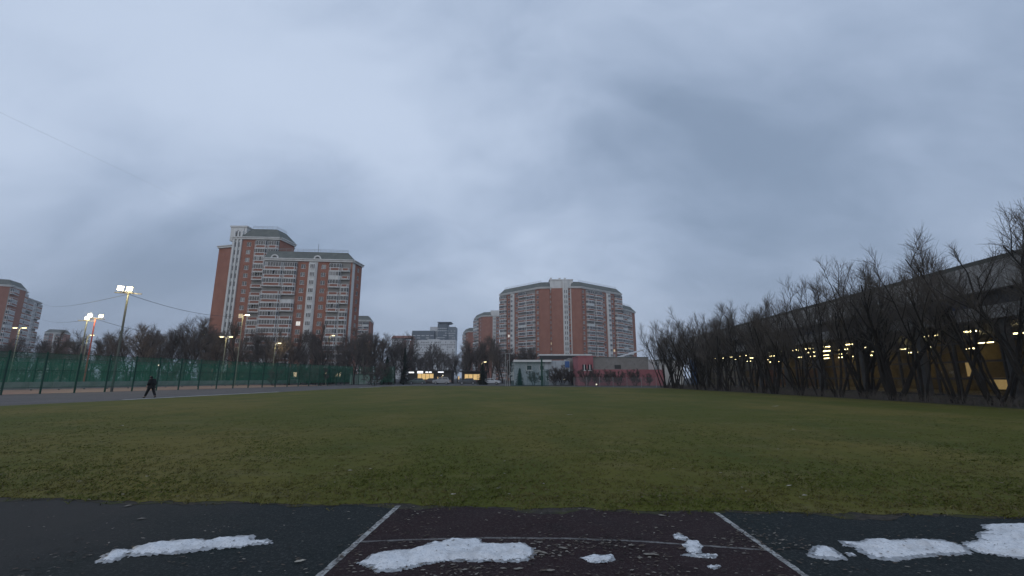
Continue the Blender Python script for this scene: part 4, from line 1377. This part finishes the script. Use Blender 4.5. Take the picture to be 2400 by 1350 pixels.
# ------------------------------------------------------------------ conifers
def conifer(seed, h, w):
    rnd = random.Random(seed)
    T, C = MB(), MB()
    T.path([(0, 0, 0), (0, 0, h * 0.95)], [0.16, 0.03], 6)
    z = h * 0.06
    while z < h * 0.98:
        t = z / h
        rr = w * (1 - t) ** 0.85 * rnd.uniform(0.8, 1.1) + 0.08
        n = int(7 + 8 * (1 - t))
        for k in range(n):
            a = 6.283 * k / n + rnd.uniform(-.3, .3)
            L = rr * rnd.uniform(0.7, 1.15)
            dx, dy = math.cos(a), math.sin(a)
            for q in range(5):
                s0 = L * (0.15 + 0.17 * q)
                wd = (0.22 + 0.1 * rnd.random()) * (1 - 0.12 * q) * (0.5 + 0.5 * w / 2)
                zz = z - 0.28 * s0 + rnd.uniform(-.06, .06)
                p = Vector((dx * s0, dy * s0, zz)); e = Vector((dx * (s0 + L * 0.3), dy * (s0 + L * 0.3), zz - 0.12 + rnd.uniform(-.06, .1)))
                sd = Vector((-dy, dx, rnd.uniform(-.4, .4))) * wd
                C.poly([tuple(p - sd * 0.6), tuple(e - sd * 0.2), tuple(e + sd * 0.2), tuple(p + sd)])
        z += h * 0.028 + 0.02
    return T.mesh('trunk', BARKD), C.mesh('needles', NEEDLE)


def put_conifer(seed, u, Y, h, w, label):
    p = AT(u, 885, Y)
    o = empty('spruce_tree', (p.x, Y, 0), seed)
    for n_, m_ in zip(('trunk', 'needles'), conifer(seed, h, w)):
        c = bpy.data.objects.new(n_, m_); COL.objects.link(c); c.parent = o
    tag(o, label, 'spruce', 'dark spruces')


put_conifer(1, 947, 104, 8.6, 1.7, 'tall dark spruce left of the glowing signs')
put_conifer(2, 906, 107, 6.6, 2.2, 'broad dark spruce at the end of the green fence')
put_conifer(3, 1131, 103, 4.9, 1.6, 'short dark spruce beside the amber pavilion')
put_conifer(4, 1218, 95, 3.6, 1.15, 'small spruce before the pale blue wall behind the net')
put_conifer(5, 770, 112, 5.0, 1.8, 'dark spruce behind the green fence below the right balconies')
put_conifer(6, 735, 116, 6.2, 1.9, 'dark spruce behind the green fence left of another')


# ------------------------------------------------------------------ green mesh fences
def mesh_panel(w, z0, z1, pitch, r, mname=GREENW):
    mb = MB()
    n = max(2, int(w / pitch))
    for k in range(n + 1):
        x = w * k / n
        mb.path([(x, 0, z0), (x, 0, z1)], r, 3, cap=False)
    n = int((z1 - z0) / pitch)
    for k in range(n + 1):
        z = z0 + (z1 - z0) * k / n
        mb.path([(0, 0.006, z), (w, 0.006, z)], r, 3, cap=False)
    return mb.mesh('mesh_panel', mname)


PANEL = mesh_panel(3.0, 0.62, 4.0, 0.05, 0.0038)
mbp = MB(); mbp.box(-0.06, 0.06, -0.06, 0.06, -0.1, 4.15)
POST = mbp.mesh('post', GREENP)


def fence(A, B, label, name='mesh_fence', panel=PANEL, post=POST, step=3.0, rails=(0.62, 2.3, 4.0), group=None):
    A, B = Vector((*A, 0)), Vector((*B, 0))
    D = B - A
    n = int(D.length / step)
    ang = math.atan2(D.y, D.x)
    f = empty(name, A, ang)
    tag(f, label, 'fence', group)
    for k in range(n + 1):
        place('post', post, f, (k * step, 0, 0))
        if k < n:
            place('mesh_panel', panel, f, (k * step, 0, 0))
    if rails:
        for z in rails:
            mb = MB(); mb.path([(0, 0, z), (n * step, 0, z)], 0.025, 5); mb.build('rail', GREENP, f)
    return f


fence((-49.6, 34.0), (-35.2, 104.0), 'green mesh fence on dark posts along the left track', group='green mesh fences')
fence((-66.0, 38.0), (-50.0, 112.0), 'second green mesh fence behind the terracotta court', group='green mesh fences')
fence((-86.0, 44.0), (-66.0, 118.0), 'rearmost green mesh fence in front of the left thicket', group='green mesh fences')
fence((-35.2, 104.4), (-24, 101.5), 'short return of green fence ending at the dark spruces', group='green mesh fences')
# pale boards round the court
BOARD = layered('pale_court_board', [(0.20, 0.225, 0.215), ((0.14, 0.165, 0.155), 0.8, 0.45, 0.65, 0.8, None)], rough=0.8)
cb = empty('court_boards', (-65.2, 38, 0), math.atan2(74, 16))
tag(cb, 'low pale board wall round the terracotta court behind the fence', 'boards')
mb_ = MB(); mb_.box(0.03, 2.47, -0.04, 0.04, 0.12, 1.05)
bm_ = mb_.mesh('board', BOARD)
for k in range(28):
    place('board', bm_, cb, (k * 2.5, 0, 0))
sd = empty('green_shed', (AT(820, 885, 109).x, 109, 0))
tag(sd, 'pale green garage shed behind the far end of the fence', 'shed')
mb = MB(); mb.box(0, 5.2, 0, 4, 0, 2.35); mb.build('wall', mat('shed_green', (0.16, 0.22, 0.19), 0.8), sd)
mb = MB(); mb.box(-0.2, 5.4, -0.2, 4.2, 2.35, 2.55); mb.build('roof', ROOFG, sd)
for k in range(3):
    mb = MB(); mb.box(0.2 + 1.7 * k, 1.6 + 1.7 * k, -0.05, 0.0, 0.1, 2.1); mb.build('door', mat('shed_door', (0.24, 0.31, 0.28), 0.7), sd)

# low house with a few lit windows behind the fence
lw = empty('low_house', (AT(560, 885, 134).x, 134, 0))
tag(lw, 'dark low house with small warm windows behind the green fence', 'house')
W_ = AT(800, 885, 134).x - AT(560, 885, 134).x
mb = MB(); mb.box(0, W_, 0, 8, 0, 4.2); mb.build('wall', KW, lw)
mb = MB(); mb.box(-0.3, W_ + 0.3, -0.4, 8.3, 4.2, 4.5); mb.build('roof', ROOFG, lw)
LITP = mat('window_lit_small', (0.5, 0.4, 0.25), 0.4, emit=(1.0, 0.80, 0.5), estr=1.0)
for u in (567, 577, 681, 688, 692, 733, 738, 763, 769, 788, 796):
    a = AT(u, 873, 134)
    mb = MB(); mb.box(a.x - lw.location.x, a.x - lw.location.x + 0.45, -0.06, 0.02, 1.9, 3.1); mb.build('window', LITP, lw)

# ball-stop net and tall goal frame at the far end
NETP = mat('net_post_grey', (0.36, 0.37, 0.36), 0.6)
bs = empty('ball_stop_net', (AT(1190, 885, 88).x, 88, 0))
tag(bs, 'green ball-stop net on grey posts in front of the pale blue building', 'net')
mb = MB(); mb.path([(0, 0, 0), (0, 0, 6.1)], 0.07, 6); POSTN = mb.mesh('post', NETP)
mb = MB(); mb.box(-0.16, 0.16, -0.16, 0.16, 0, 5.3); POSTG = mb.mesh('post', GREENP)
net = mesh_panel(2.2, 0.05, 4.6, 0.06, 0.0075, mat('net_green', (0.02, 0.10, 0.085), 0.7))
for k in range(3):
    place('net_panel', net, bs, (0.6 + k * 2.2, 0.0, 0))
place('post', POSTG, bs, (6.6, 0, 0))
net2 = mesh_panel(1.2, 0.05, 3.2, 0.05, 0.0075, mat('net_green', (0.02, 0.10, 0.085), 0.7))
place('net_panel', net2, bs, (6.7, 0.0, 0))
gf = empty('goal_frame', (AT(1185, 885, 87).x, 87, 0))
tag(gf, 'tall pale goal frame of thin posts left of the green net', 'goal frame')
for x_, z_ in ((0, 6.2), (0.75, 6.2), (0.32, 4.8)):
    mb = MB(); mb.path([(x_, 0.2 if z_ < 5 else 0, 0), (x_, 0.2 if z_ < 5 else 0, z_)], 0.045, 6); mb.build('post', NETP, gf)
mb = MB(); mb.path([(0, 0, 6.2), (1.15, 0, 6.2)], 0.04, 6); mb.build('crossbar', NETP, gf)
mb = MB(); mb.path([(0.32, 0.2, 4.8), (0.75, 0.02, 4.95)], 0.04, 6); mb.build('crossbar', NETP, gf)
# low wire fence before the pink building
mb = MB(); mb.path([(0, 0, 0), (0, 0, 1.7)], 0.035, 5); POSTL = mb.mesh('post', GALV)
PANL = mesh_panel(2.5, 0.1, 1.6, 0.1, 0.004, GALV)
fence((11.5, 84.5), (27.5, 74.5), 'low grey wire fence along the foot of the pink building', 'wire_fence', PANL, POSTL, 2.5, None)


# ------------------------------------------------------------------ floodlight masts, street lamps, cables
def glow(root, loc, power, rad=0.25, col=(1.0, 0.80, 0.45)):
    ld = bpy.data.lights.new('lamp_light', 'POINT')
    ld.energy, ld.color, ld.shadow_soft_size = power, col, rad
    o = bpy.data.objects.new('lamp_light', ld)
    COL.objects.link(o)
    o.parent = root
    o.location = loc


def mast(x, y, h, label, paint, heads, rz=0.0, r=0.14):
    m = empty('floodlight_mast', (x, y, 0), rz)
    tag(m, label, 'floodlight', 'floodlight masts')
    mb = MB(); mb.path([(0, 0, 0), (0, 0, h)], [r, r * 0.7], 8); mb.build('pole', paint, m)
    mb = MB(); mb.box(-1.3, 1.3, -0.06, 0.06, h - 0.05, h + 0.07); mb.box(-0.5, 0.5, -0.4, 0.4, h + 0.07, h + 0.12); mb.build('crossarm', METAL, m)
    for hx in heads:
        mb = MB()
        mb.hexa([(hx - 0.32, -0.30, h + 0.25), (hx + 0.32, -0.30, h + 0.25), (hx + 0.22, 0.18, h + 0.30), (hx - 0.22, 0.18, h + 0.30)],
                [(hx - 0.32, -0.18, h + 0.80), (hx + 0.32, -0.18, h + 0.80), (hx + 0.22, 0.16, h + 0.70), (hx - 0.22, 0.16, h + 0.70)])
        mb.box(hx - 0.03, hx + 0.03, -0.05, 0.05, h + 0.07, h + 0.3)
        hd = mb.build('lamp_head', METAL, m)
        mb = MB(); mb.quad((hx - 0.28, -0.305, h + 0.29), (hx + 0.28, -0.305, h + 0.29), (hx + 0.28, -0.215, h + 0.77), (hx - 0.28, -0.215, h + 0.77))
        mb.build('lamp_glass', LAMPW if hx <= 0 else LAMPM, hd)
    glow(m, (0, -1.0, h + 0.4), 900, 0.4)
    return m


POLEP = mat('pole_grey_green', (0.09, 0.10, 0.09), 0.7)
REDP = mat('pole_red', (0.30, 0.07, 0.05), 0.7)
m1 = mast(-46.4, 53.0, 11.6, 'tall leaning-looking floodlight mast with glaring lamps at the left fence', POLEP, (-0.75, 0.1), rz=0.45)
m2 = mast(-75.2, 80.0, 12.0, 'red floodlight mast with two bright lamps, farther left', REDP, (-0.75, 0.75), rz=0.6)
m3 = mast(-79.5, 83.0, 12.0, 'dark thin floodlight mast just left of the red one', POLEP, (0.0,), rz=0.5)


def street_lamp(u, v, Y, label, double=False, side=1, pole=None, em=LAMPY):
    p = AT(u, v, Y)
    s = empty('street_lamp', (p.x - side * 0.9, Y, 0))
    tag(s, label, 'street lamp', 'street lamps')
    h = p.z
    mb = MB(); mb.path([(0, 0, 0), (0, 0, h - 0.3)], [0.09, 0.06], 6); mb.build('pole', pole or mat('lamp_pole', (0.22, 0.23, 0.17), 0.6), s)
    for sd_ in ((1, -1) if double else (side,)):
        mb = MB(); mb.path([(0, 0, h - 0.35), (sd_ * 0.35, 0, h + 0.02), (sd_ * 0.7, 0, h + 0.06)], 0.045, 5); a = mb.build('arm', GALV, s)
        mb = MB(); mb.hexa([(sd_ * 0.95 - 0.38, -0.16, h), (sd_ * 0.95 + 0.38, -0.16, h), (sd_ * 0.95 + 0.38, 0.16, h), (sd_ * 0.95 - 0.38, 0.16, h)],
                           [(sd_ * 0.95 - 0.28, -0.10, h + 0.16), (sd_ * 0.95 + 0.28, -0.10, h + 0.16), (sd_ * 0.95 + 0.28, 0.10, h + 0.16), (sd_ * 0.95 - 0.28, 0.10, h + 0.16)])
        hd = mb.build('lamp_head', GALV, s)
        mb = MB(); mb.hexa([(sd_ * 0.95 - 0.26, -0.20, h - 0.14), (sd_ * 0.95 + 0.26, -0.20, h - 0.14), (sd_ * 0.95 + 0.26, 0.10, h - 0.14), (sd_ * 0.95 - 0.26, 0.10, h - 0.14)],
                           [(sd_ * 0.95 - 0.34, -0.20, h - 0.01), (sd_ * 0.95 + 0.34, -0.20, h - 0.01), (sd_ * 0.95 + 0.34, 0.14, h - 0.01), (sd_ * 0.95 - 0.34, 0.14, h - 0.01)])
        mb.build('lamp_glass', em, hd)
        glow(s, (sd_ * 0.95, -0.1, h - 0.5), 140 if em is LAMPY else 320)


street_lamp(580, 738, 88, 'bright street lamp shining before the left edge of the tall tower', side=1, em=LAMPW)
street_lamp(541, 789, 92, 'yellow street lamp on a pale pole left below the brightest one', double=True, side=1)
street_lamp(477, 783, 110, 'small street lamp at the left foot of the tall tower', side=-1)
street_lamp(655, 804, 100, 'street lamp among branches under the middle balconies', side=1)
street_lamp(781, 786, 108, 'street lamp below the right balconies of the tall tower', side=1)
street_lamp(845, 804, 112, 'dim street lamp right of the tall tower', side=-1)
street_lamp(57, 768, 90, 'double-headed street lamp near the left picture edge', double=True)
street_lamp(216, 785, 95, 'yellow street lamp low between the two floodlight masts', side=1)
street_lamp(1137, 848, 128, 'small street lamp above the short spruce', side=1)
# small lamps low down
for u, v, Y, lab in ((372, 856, 70, 'small round lamp glowing through the fence above the walker'), (1322, 889, 98, 'round white lamp on the pale blue wall by the bush'), (1398, 901, 88, 'yellowish small lamp low before the pink wall'), (1038, 880, 120, 'round white lamp in front of the kiosk row')):
    p = AT(u, v, Y)
    mb = MB()
    n = 8
    for i in range(1, n):
        t0, t1 = math.pi * (i - 1) / n, math.pi * i / n
    bmx = bmesh.new(); bmesh.ops.create_uvsphere(bmx, u_segments=10, v_segments=7, radius=0.15 if Y > 80 else 0.11)
    me = bpy.data.meshes.new('globe'); bmx.to_mesh(me); bmx.free(); me.materials.append(mat('globe_lamp', (0.8, 0.75, 0.6), 0.4, emit=(1.0, 0.92, 0.66), estr=0.9))
    s = empty('globe_lamp', (p.x, Y, 0)); tag(s, lab, 'lamp', 'globe lamps')
    place('globe', me, s, (0, 0, p.z))
    mb = MB(); mb.path([(0, 0, 0), (0, 0, p.z - 0.1)], 0.035, 5); mb.build('pole', METAL, s)


def cable(pts, sag, r, label, seg=28):
    mb = MB()
    P = [Vector(p) for p in pts]
    path = []
    for a, b in zip(P[:-1], P[1:]):
        for k in range(seg):
            t = k / seg
            q = a + (b - a) * t
            q.z -= sag * 4 * t * (1 - t)
            path.append(q)
    path.append(P[-1])
    mb.path(path, r, 4)
    tag(mb.build('cable', METAL), label, 'cable', 'overhead cables')


top1 = (-46.4, 53.0, 11.5)
cable([top1, AT(100, 712, 256)], 1.6, 0.028, 'black cable sagging left from the tall floodlight mast')
cable([top1, AT(571, 741, 88)], 0.9, 0.026, 'black cable running right from the tall floodlight mast')
cable([AT(100, 748, 256), (-75.2, 80, 12.0), AT(484, 785, 110)], 1.2, 0.03, 'thin cable across the two farther floodlight masts')
cable([AT(-60, 235, 40), AT(520, 510, 110), AT(900, 600, 170), AT(1310, 652, 237)], 0.0, 0.007, 'long thin wire sloping across the sky over both red blocks')

# ------------------------------------------------------------------ parked cars
TYRE = mat('tyre_rubber', (0.02, 0.02, 0.02), 0.9)
RIM = mat('wheel_rim', (0.3, 0.3, 0.31), 0.4, metal=0.6)
CARG = mat('car_glass', (0.02, 0.025, 0.03), 0.05, spec=0.7)
HEADL = mat('headlight_glass', (0.6, 0.6, 0.6), 0.1, spec=0.7)
TAILL = mat('tail_light', (0.25, 0.01, 0.01), 0.2)


def car(x, y, rz, paint, label, suv=False):
    c = empty('parked_car', (x, y, 0), rz)
    tag(c, label, 'car', 'parked cars')
    hh = 0.16 if suv else 0.0
    prof = [(-2.1, 0.32), (-2.15, 0.62), (-2.05, 0.86 + hh), (-1.15, 0.95 + hh), (1.55, 0.95 + hh), (2.0, 0.88 + hh), (2.12, 0.6), (2.05, 0.32)]
    mb = MB()
    n = len(prof)
    rings = []
    for yy, sx in ((-0.86, 0.97), (-0.80, 1.0), (0.80, 1.0), (0.86, 0.97)):
        i0 = len(mb.v)
        for px_, pz in prof:
            k = 0.0 if abs(yy) < 0.85 else 0.04
            mb.v.append((px_ * sx, yy, pz - k if pz > 0.5 else pz + k))
        rings.append(i0)
    for a, b in zip(rings[:-1], rings[1:]):
        for k in range(n):
            k2 = (k + 1) % n
            mb.f.append((a + k, a + k2, b + k2, b + k)); mb.mi.append(0)
    mb.f.append(tuple(rings[0] + k for k in reversed(range(n)))); mb.mi.append(0)
    mb.f.append(tuple(rings[-1] + k for k in range(n))); mb.mi.append(0)
    mb.build('body', paint, c)
    z0, z1 = 0.95 + hh, 1.45 + hh * 1.6
    back = 1.95 if suv else 1.65
    mb = MB()
    mb.hexa([(-1.15, -0.76, z0), (back, -0.76, z0), (back, 0.76, z0), (-1.15, 0.76, z0)], [(-0.45, -0.6, z1), (back - 0.45, -0.6, z1), (back - 0.45, 0.6, z1), (-0.45, 0.6, z1)])
    cab = mb.build('cabin', paint, c)
    for s_ in (-1, 1):
        for xa, xb in ((-0.85, 0.15), (0.25, back - 0.3)):
            ins = 0.06
            mb = MB()
            ya, yb = s_ * 0.765, s_ * 0.63
            pts = [(xa, ya, z0 + ins), (xb, ya, z0 + ins), (xb - (0.28 if xb > 1 else 0.0), yb, z1 - ins), (xa + (0.42 if xa < 0 else 0.0), yb, z1 - ins)]
            mb.poly(pts if s_ < 0 else pts[::-1])
            mb.build('window', CARG, cab)
    mb = MB(); mb.poly([(-1.13, 0.66, z0 + 0.05), (-1.13, -0.66, z0 + 0.05), (-0.52, -0.55, z1 - 0.05), (-0.52, 0.55, z1 - 0.05)]); o = mb.build('windscreen', CARG, cab); o.location.x = -0.03
    mb = MB(); mb.poly([(back, -0.66, z0 + 0.05), (back, 0.66, z0 + 0.05), (back - 0.40, 0.55, z1 - 0.05), (back - 0.40, -0.55, z1 - 0.05)]); o = mb.build('rear_window', CARG, cab); o.location.x = 0.03
    for wx in (-1.32, 1.3):
        for s_ in (-1, 1):
            mb = MB(); mb.path([(0, -0.11, 0), (0, 0.11, 0)], 0.33, 14)
            w = mb.build('wheel', TYRE, c, (wx, s_ * 0.80, 0.33))
            mb = MB(); mb.path([(0, s_ * 0.10, 0), (0, s_ * 0.125, 0)], 0.2, 10); mb.build('rim', RIM, w)
    for s_ in (-1, 1):
        mb = MB(); mb.box(-2.17, -2.0, s_ * 0.62 - 0.17, s_ * 0.62 + 0.17, 0.62, 0.78); mb.build('headlight', HEADL, c)
        mb = MB(); mb.box(2.0, 2.14, s_ * 0.66 - 0.14, s_ * 0.66 + 0.14, 0.64, 0.84); mb.build('tail_light', TAILL, c)


for u, Y, rz, colr, lab, suv in ((978, 111, 0.15, (0.10, 0.13, 0.12), 'dull green parked car below the big glowing sign', False), (1036, 110, -0.1, (0.30, 0.31, 0.32), 'silver parked estate car in front of the kiosk row', True),
                                 (1096, 109, 0.1, (0.06, 0.065, 0.07), 'dark parked car below the amber pavilion', False), (1152, 108, 3.0, (0.62, 0.63, 0.64), 'white parked car right of the short spruce', False),
                                 (1010, 116, 0.1, (0.05, 0.04, 0.04), 'dark red-brown car half hidden between green and silver cars', False), (880, 108.5, 0.3, (0.30, 0.30, 0.31), 'grey car glimpsed through the far end of the fence', False),
                                 (690, 110, 0.3, (0.22, 0.23, 0.24), 'grey car behind the green fence below the lit windows', True), (640, 108, 0.3, (0.05, 0.05, 0.055), 'black car behind the green fence left of a grey one', False)):
    p = AT(u, 885, Y)
    car(p.x, Y, rz, mat('car_paint_%d' % u, colr, 0.25, spec=0.6), lab, suv)


# ------------------------------------------------------------------ the walker
def skin_mesh(verts, edges, radii, name, m, subs=2, root=0):
    me = bpy.data.meshes.new(name + '_bones')
    me.from_pydata([tuple(v) for v in verts], edges, [])
    o = bpy.data.objects.new(name, me)
    COL.objects.link(o)
    md = o.modifiers.new('skin', 'SKIN')
    for i, r_ in enumerate(radii):
        sv_ = me.skin_vertices[0].data[i]
        sv_.radius = (r_, r_) if not isinstance(r_, tuple) else r_
        sv_.use_root = (i == root)
    s_ = o.modifiers.new('sub', 'SUBSURF'); s_.levels = subs; s_.render_levels = subs
    dg = bpy.context.evaluated_depsgraph_get()
    out = bpy.data.meshes.new_from_object(o.evaluated_get(dg))
    bpy.data.objects.remove(o)
    out.materials.clear(); out.materials.append(m)
    out.polygons.foreach_set('use_smooth', [True] * len(out.polygons))
    return out


def walker():
    # walking away to the left, head bowed, hands near the pockets; x = left/right in view, y = away
    x, y = G(351, 932.5)
    w = empty('person', (x, y, 0.006), 0.0)
    tag(w, 'walker in black clothes with head bowed on the left track', 'person')
    skin = mat('skin', (0.35, 0.22, 0.17), 0.6)
    blk_ = mat('black_cloth', (0.008, 0.008, 0.009), 0.9, col2=(0.014, 0.014, 0.015), scale=6)
    trs = mat('black_trousers', (0.010, 0.010, 0.011), 0.9)
    sho = mat('black_shoe', (0.012, 0.012, 0.012), 0.6)
    pel, wst, chs, nck, hed, top = (0, 0, .92), (-.01, 0, 1.08), (-.03, -.02, 1.34), (-.08, -.03, 1.50), (-.12, -.03, 1.60), (-.14, -.03, 1.72)
    hl, kl, al, tl = (-.06, -.08, .88), (-.20, -.10, .48), (-.34, -.10, .09), (-.50, -.11, .035)
    hr, kr, ar, tr_ = (.06, .08, .88), (.16, .09, .50), (.34, .10, .14), (.22, .11, .035)
    sl, el, wl_ = (-.06, -.20, 1.40), (-.02, -.27, 1.13), (-.17, -.25, .97)
    sr_, er, wr = (.02, .20, 1.40), (.10, .27, 1.13), (.0, .25, .93)
    V = [pel, wst, chs, nck, hed, top, hl, kl, al, tl, hr, kr, ar, tr_, sl, el, wl_, sr_, er, wr]
    E = [(0, 1), (1, 2), (2, 3), (3, 4), (4, 5), (0, 6), (6, 7), (7, 8), (8, 9), (0, 10), (10, 11), (11, 12), (12, 13), (2, 14), (14, 15), (15, 16), (2, 17), (17, 18), (18, 19)]
    Rr = [(.13, .15), (.12, .14), (.12, .16), .06, .095, .075, .085, .06, .042, .035, .085, .06, .042, .035, .06, .045, .032, .06, .045, .032]
    body = place('body', skin_mesh(V, E, Rr, 'body', skin), w)
    # hands: palm plus five fingers each
    hb = MB()
    for wr_, sgn in ((Vector(wl_), -1), (Vector(wr), 1)):
        d = Vector((-.25, 0, -1)).normalized()
        hb.path([wr_ - d * .02, wr_ + d * .05, wr_ + d * .09], [.028, .038, .030], 8)
        for q in range(4):
            b0 = wr_ + d * .085 + Vector((-.027 + .018 * q, 0, 0))
            ln = (.065, .075, .07, .055)[q]
            hb.path([b0, b0 + d * ln * .5, b0 + d * ln * .85 + Vector((0, .02 * -sgn, 0))], [.0095, .009, .007], 6)
        b0 = wr_ + d * .035 + Vector((-.03, 0, 0))
        hb.path([b0, b0 + Vector((-.025, 0, -.025)), b0 + Vector((-.03, 0, -.06))], [.011, .010, .008], 6)
    hb.build('hands', skin, w, smooth=True)
    # jacket with hood, trousers, shoes
    JV = [(0, 0, .80), (-.005, 0, .98), (-.01, 0, 1.10), (-.03, -.02, 1.34), (-.07, -.03, 1.49), sl, el, (-.16, -.25, .985), sr_, er, (.01, .25, .945)]
    JE = [(0, 1), (1, 2), (2, 3), (3, 4), (3, 5), (5, 6), (6, 7), (3, 8), (8, 9), (9, 10)]
    JR = [(.21, .21), (.22, .22), (.215, .22), (.20, .22), .11, .12, .10, .065, .12, .10, .065]
    place('jacket', skin_mesh(JV, JE, JR, 'jacket', blk_, root=1), w)
    place('hood', skin_mesh([(-.05, -.03, 1.48), (-.09, -.03, 1.60), (-.10, -.03, 1.715)], [(0, 1), (1, 2)], [.10, .115, .085], 'hood', blk_), w)
    TV = [(0, 0, .93), hl, kl, (-.33, -.10, .10), hr, kr, (.335, .10, .15)]
    place('trousers', skin_mesh(TV, [(0, 1), (1, 2), (2, 3), (0, 4), (4, 5), (5, 6)], [(.17, .17), .135, .105, .085, .135, .105, .085], 'trousers', trs), w)
    place('shoe', skin_mesh([(-.30, -.10, .07), (-.36, -.10, .05), (-.50, -.11, .035)], [(0, 1), (1, 2)], [.06, .055, .038], 'shoe', sho), w)
    place('shoe', skin_mesh([(.40, .10, .12), (.33, .10, .08), (.21, .11, .035)], [(0, 1), (1, 2)], [.055, .055, .036], 'shoe', sho), w)


walker()

# ------------------------------------------------------------------ the damp evening air
mb = MB(); mb.box(-1320, 1320, -160, 1520, -1.0, 72.0)
hz_o = mb.build('haze', [])
hm = bpy.data.materials.new('haze_air')
hm.use_nodes = True
hm.node_tree.nodes.clear()
ho = hm.node_tree.nodes.new('ShaderNodeOutputMaterial')
hv = hm.node_tree.nodes.new('ShaderNodeVolumePrincipled')
hv.inputs['Color'].default_value = (0.86, 0.90, 0.96, 1)
hv.inputs['Density'].default_value = 0.00035
hm.node_tree.links.new(hv.outputs[0], ho.inputs['Volume'])
hz_o.data.materials.append(hm)
tag(hz_o, 'thin bluish evening haze over the whole place', 'haze', kind='stuff')
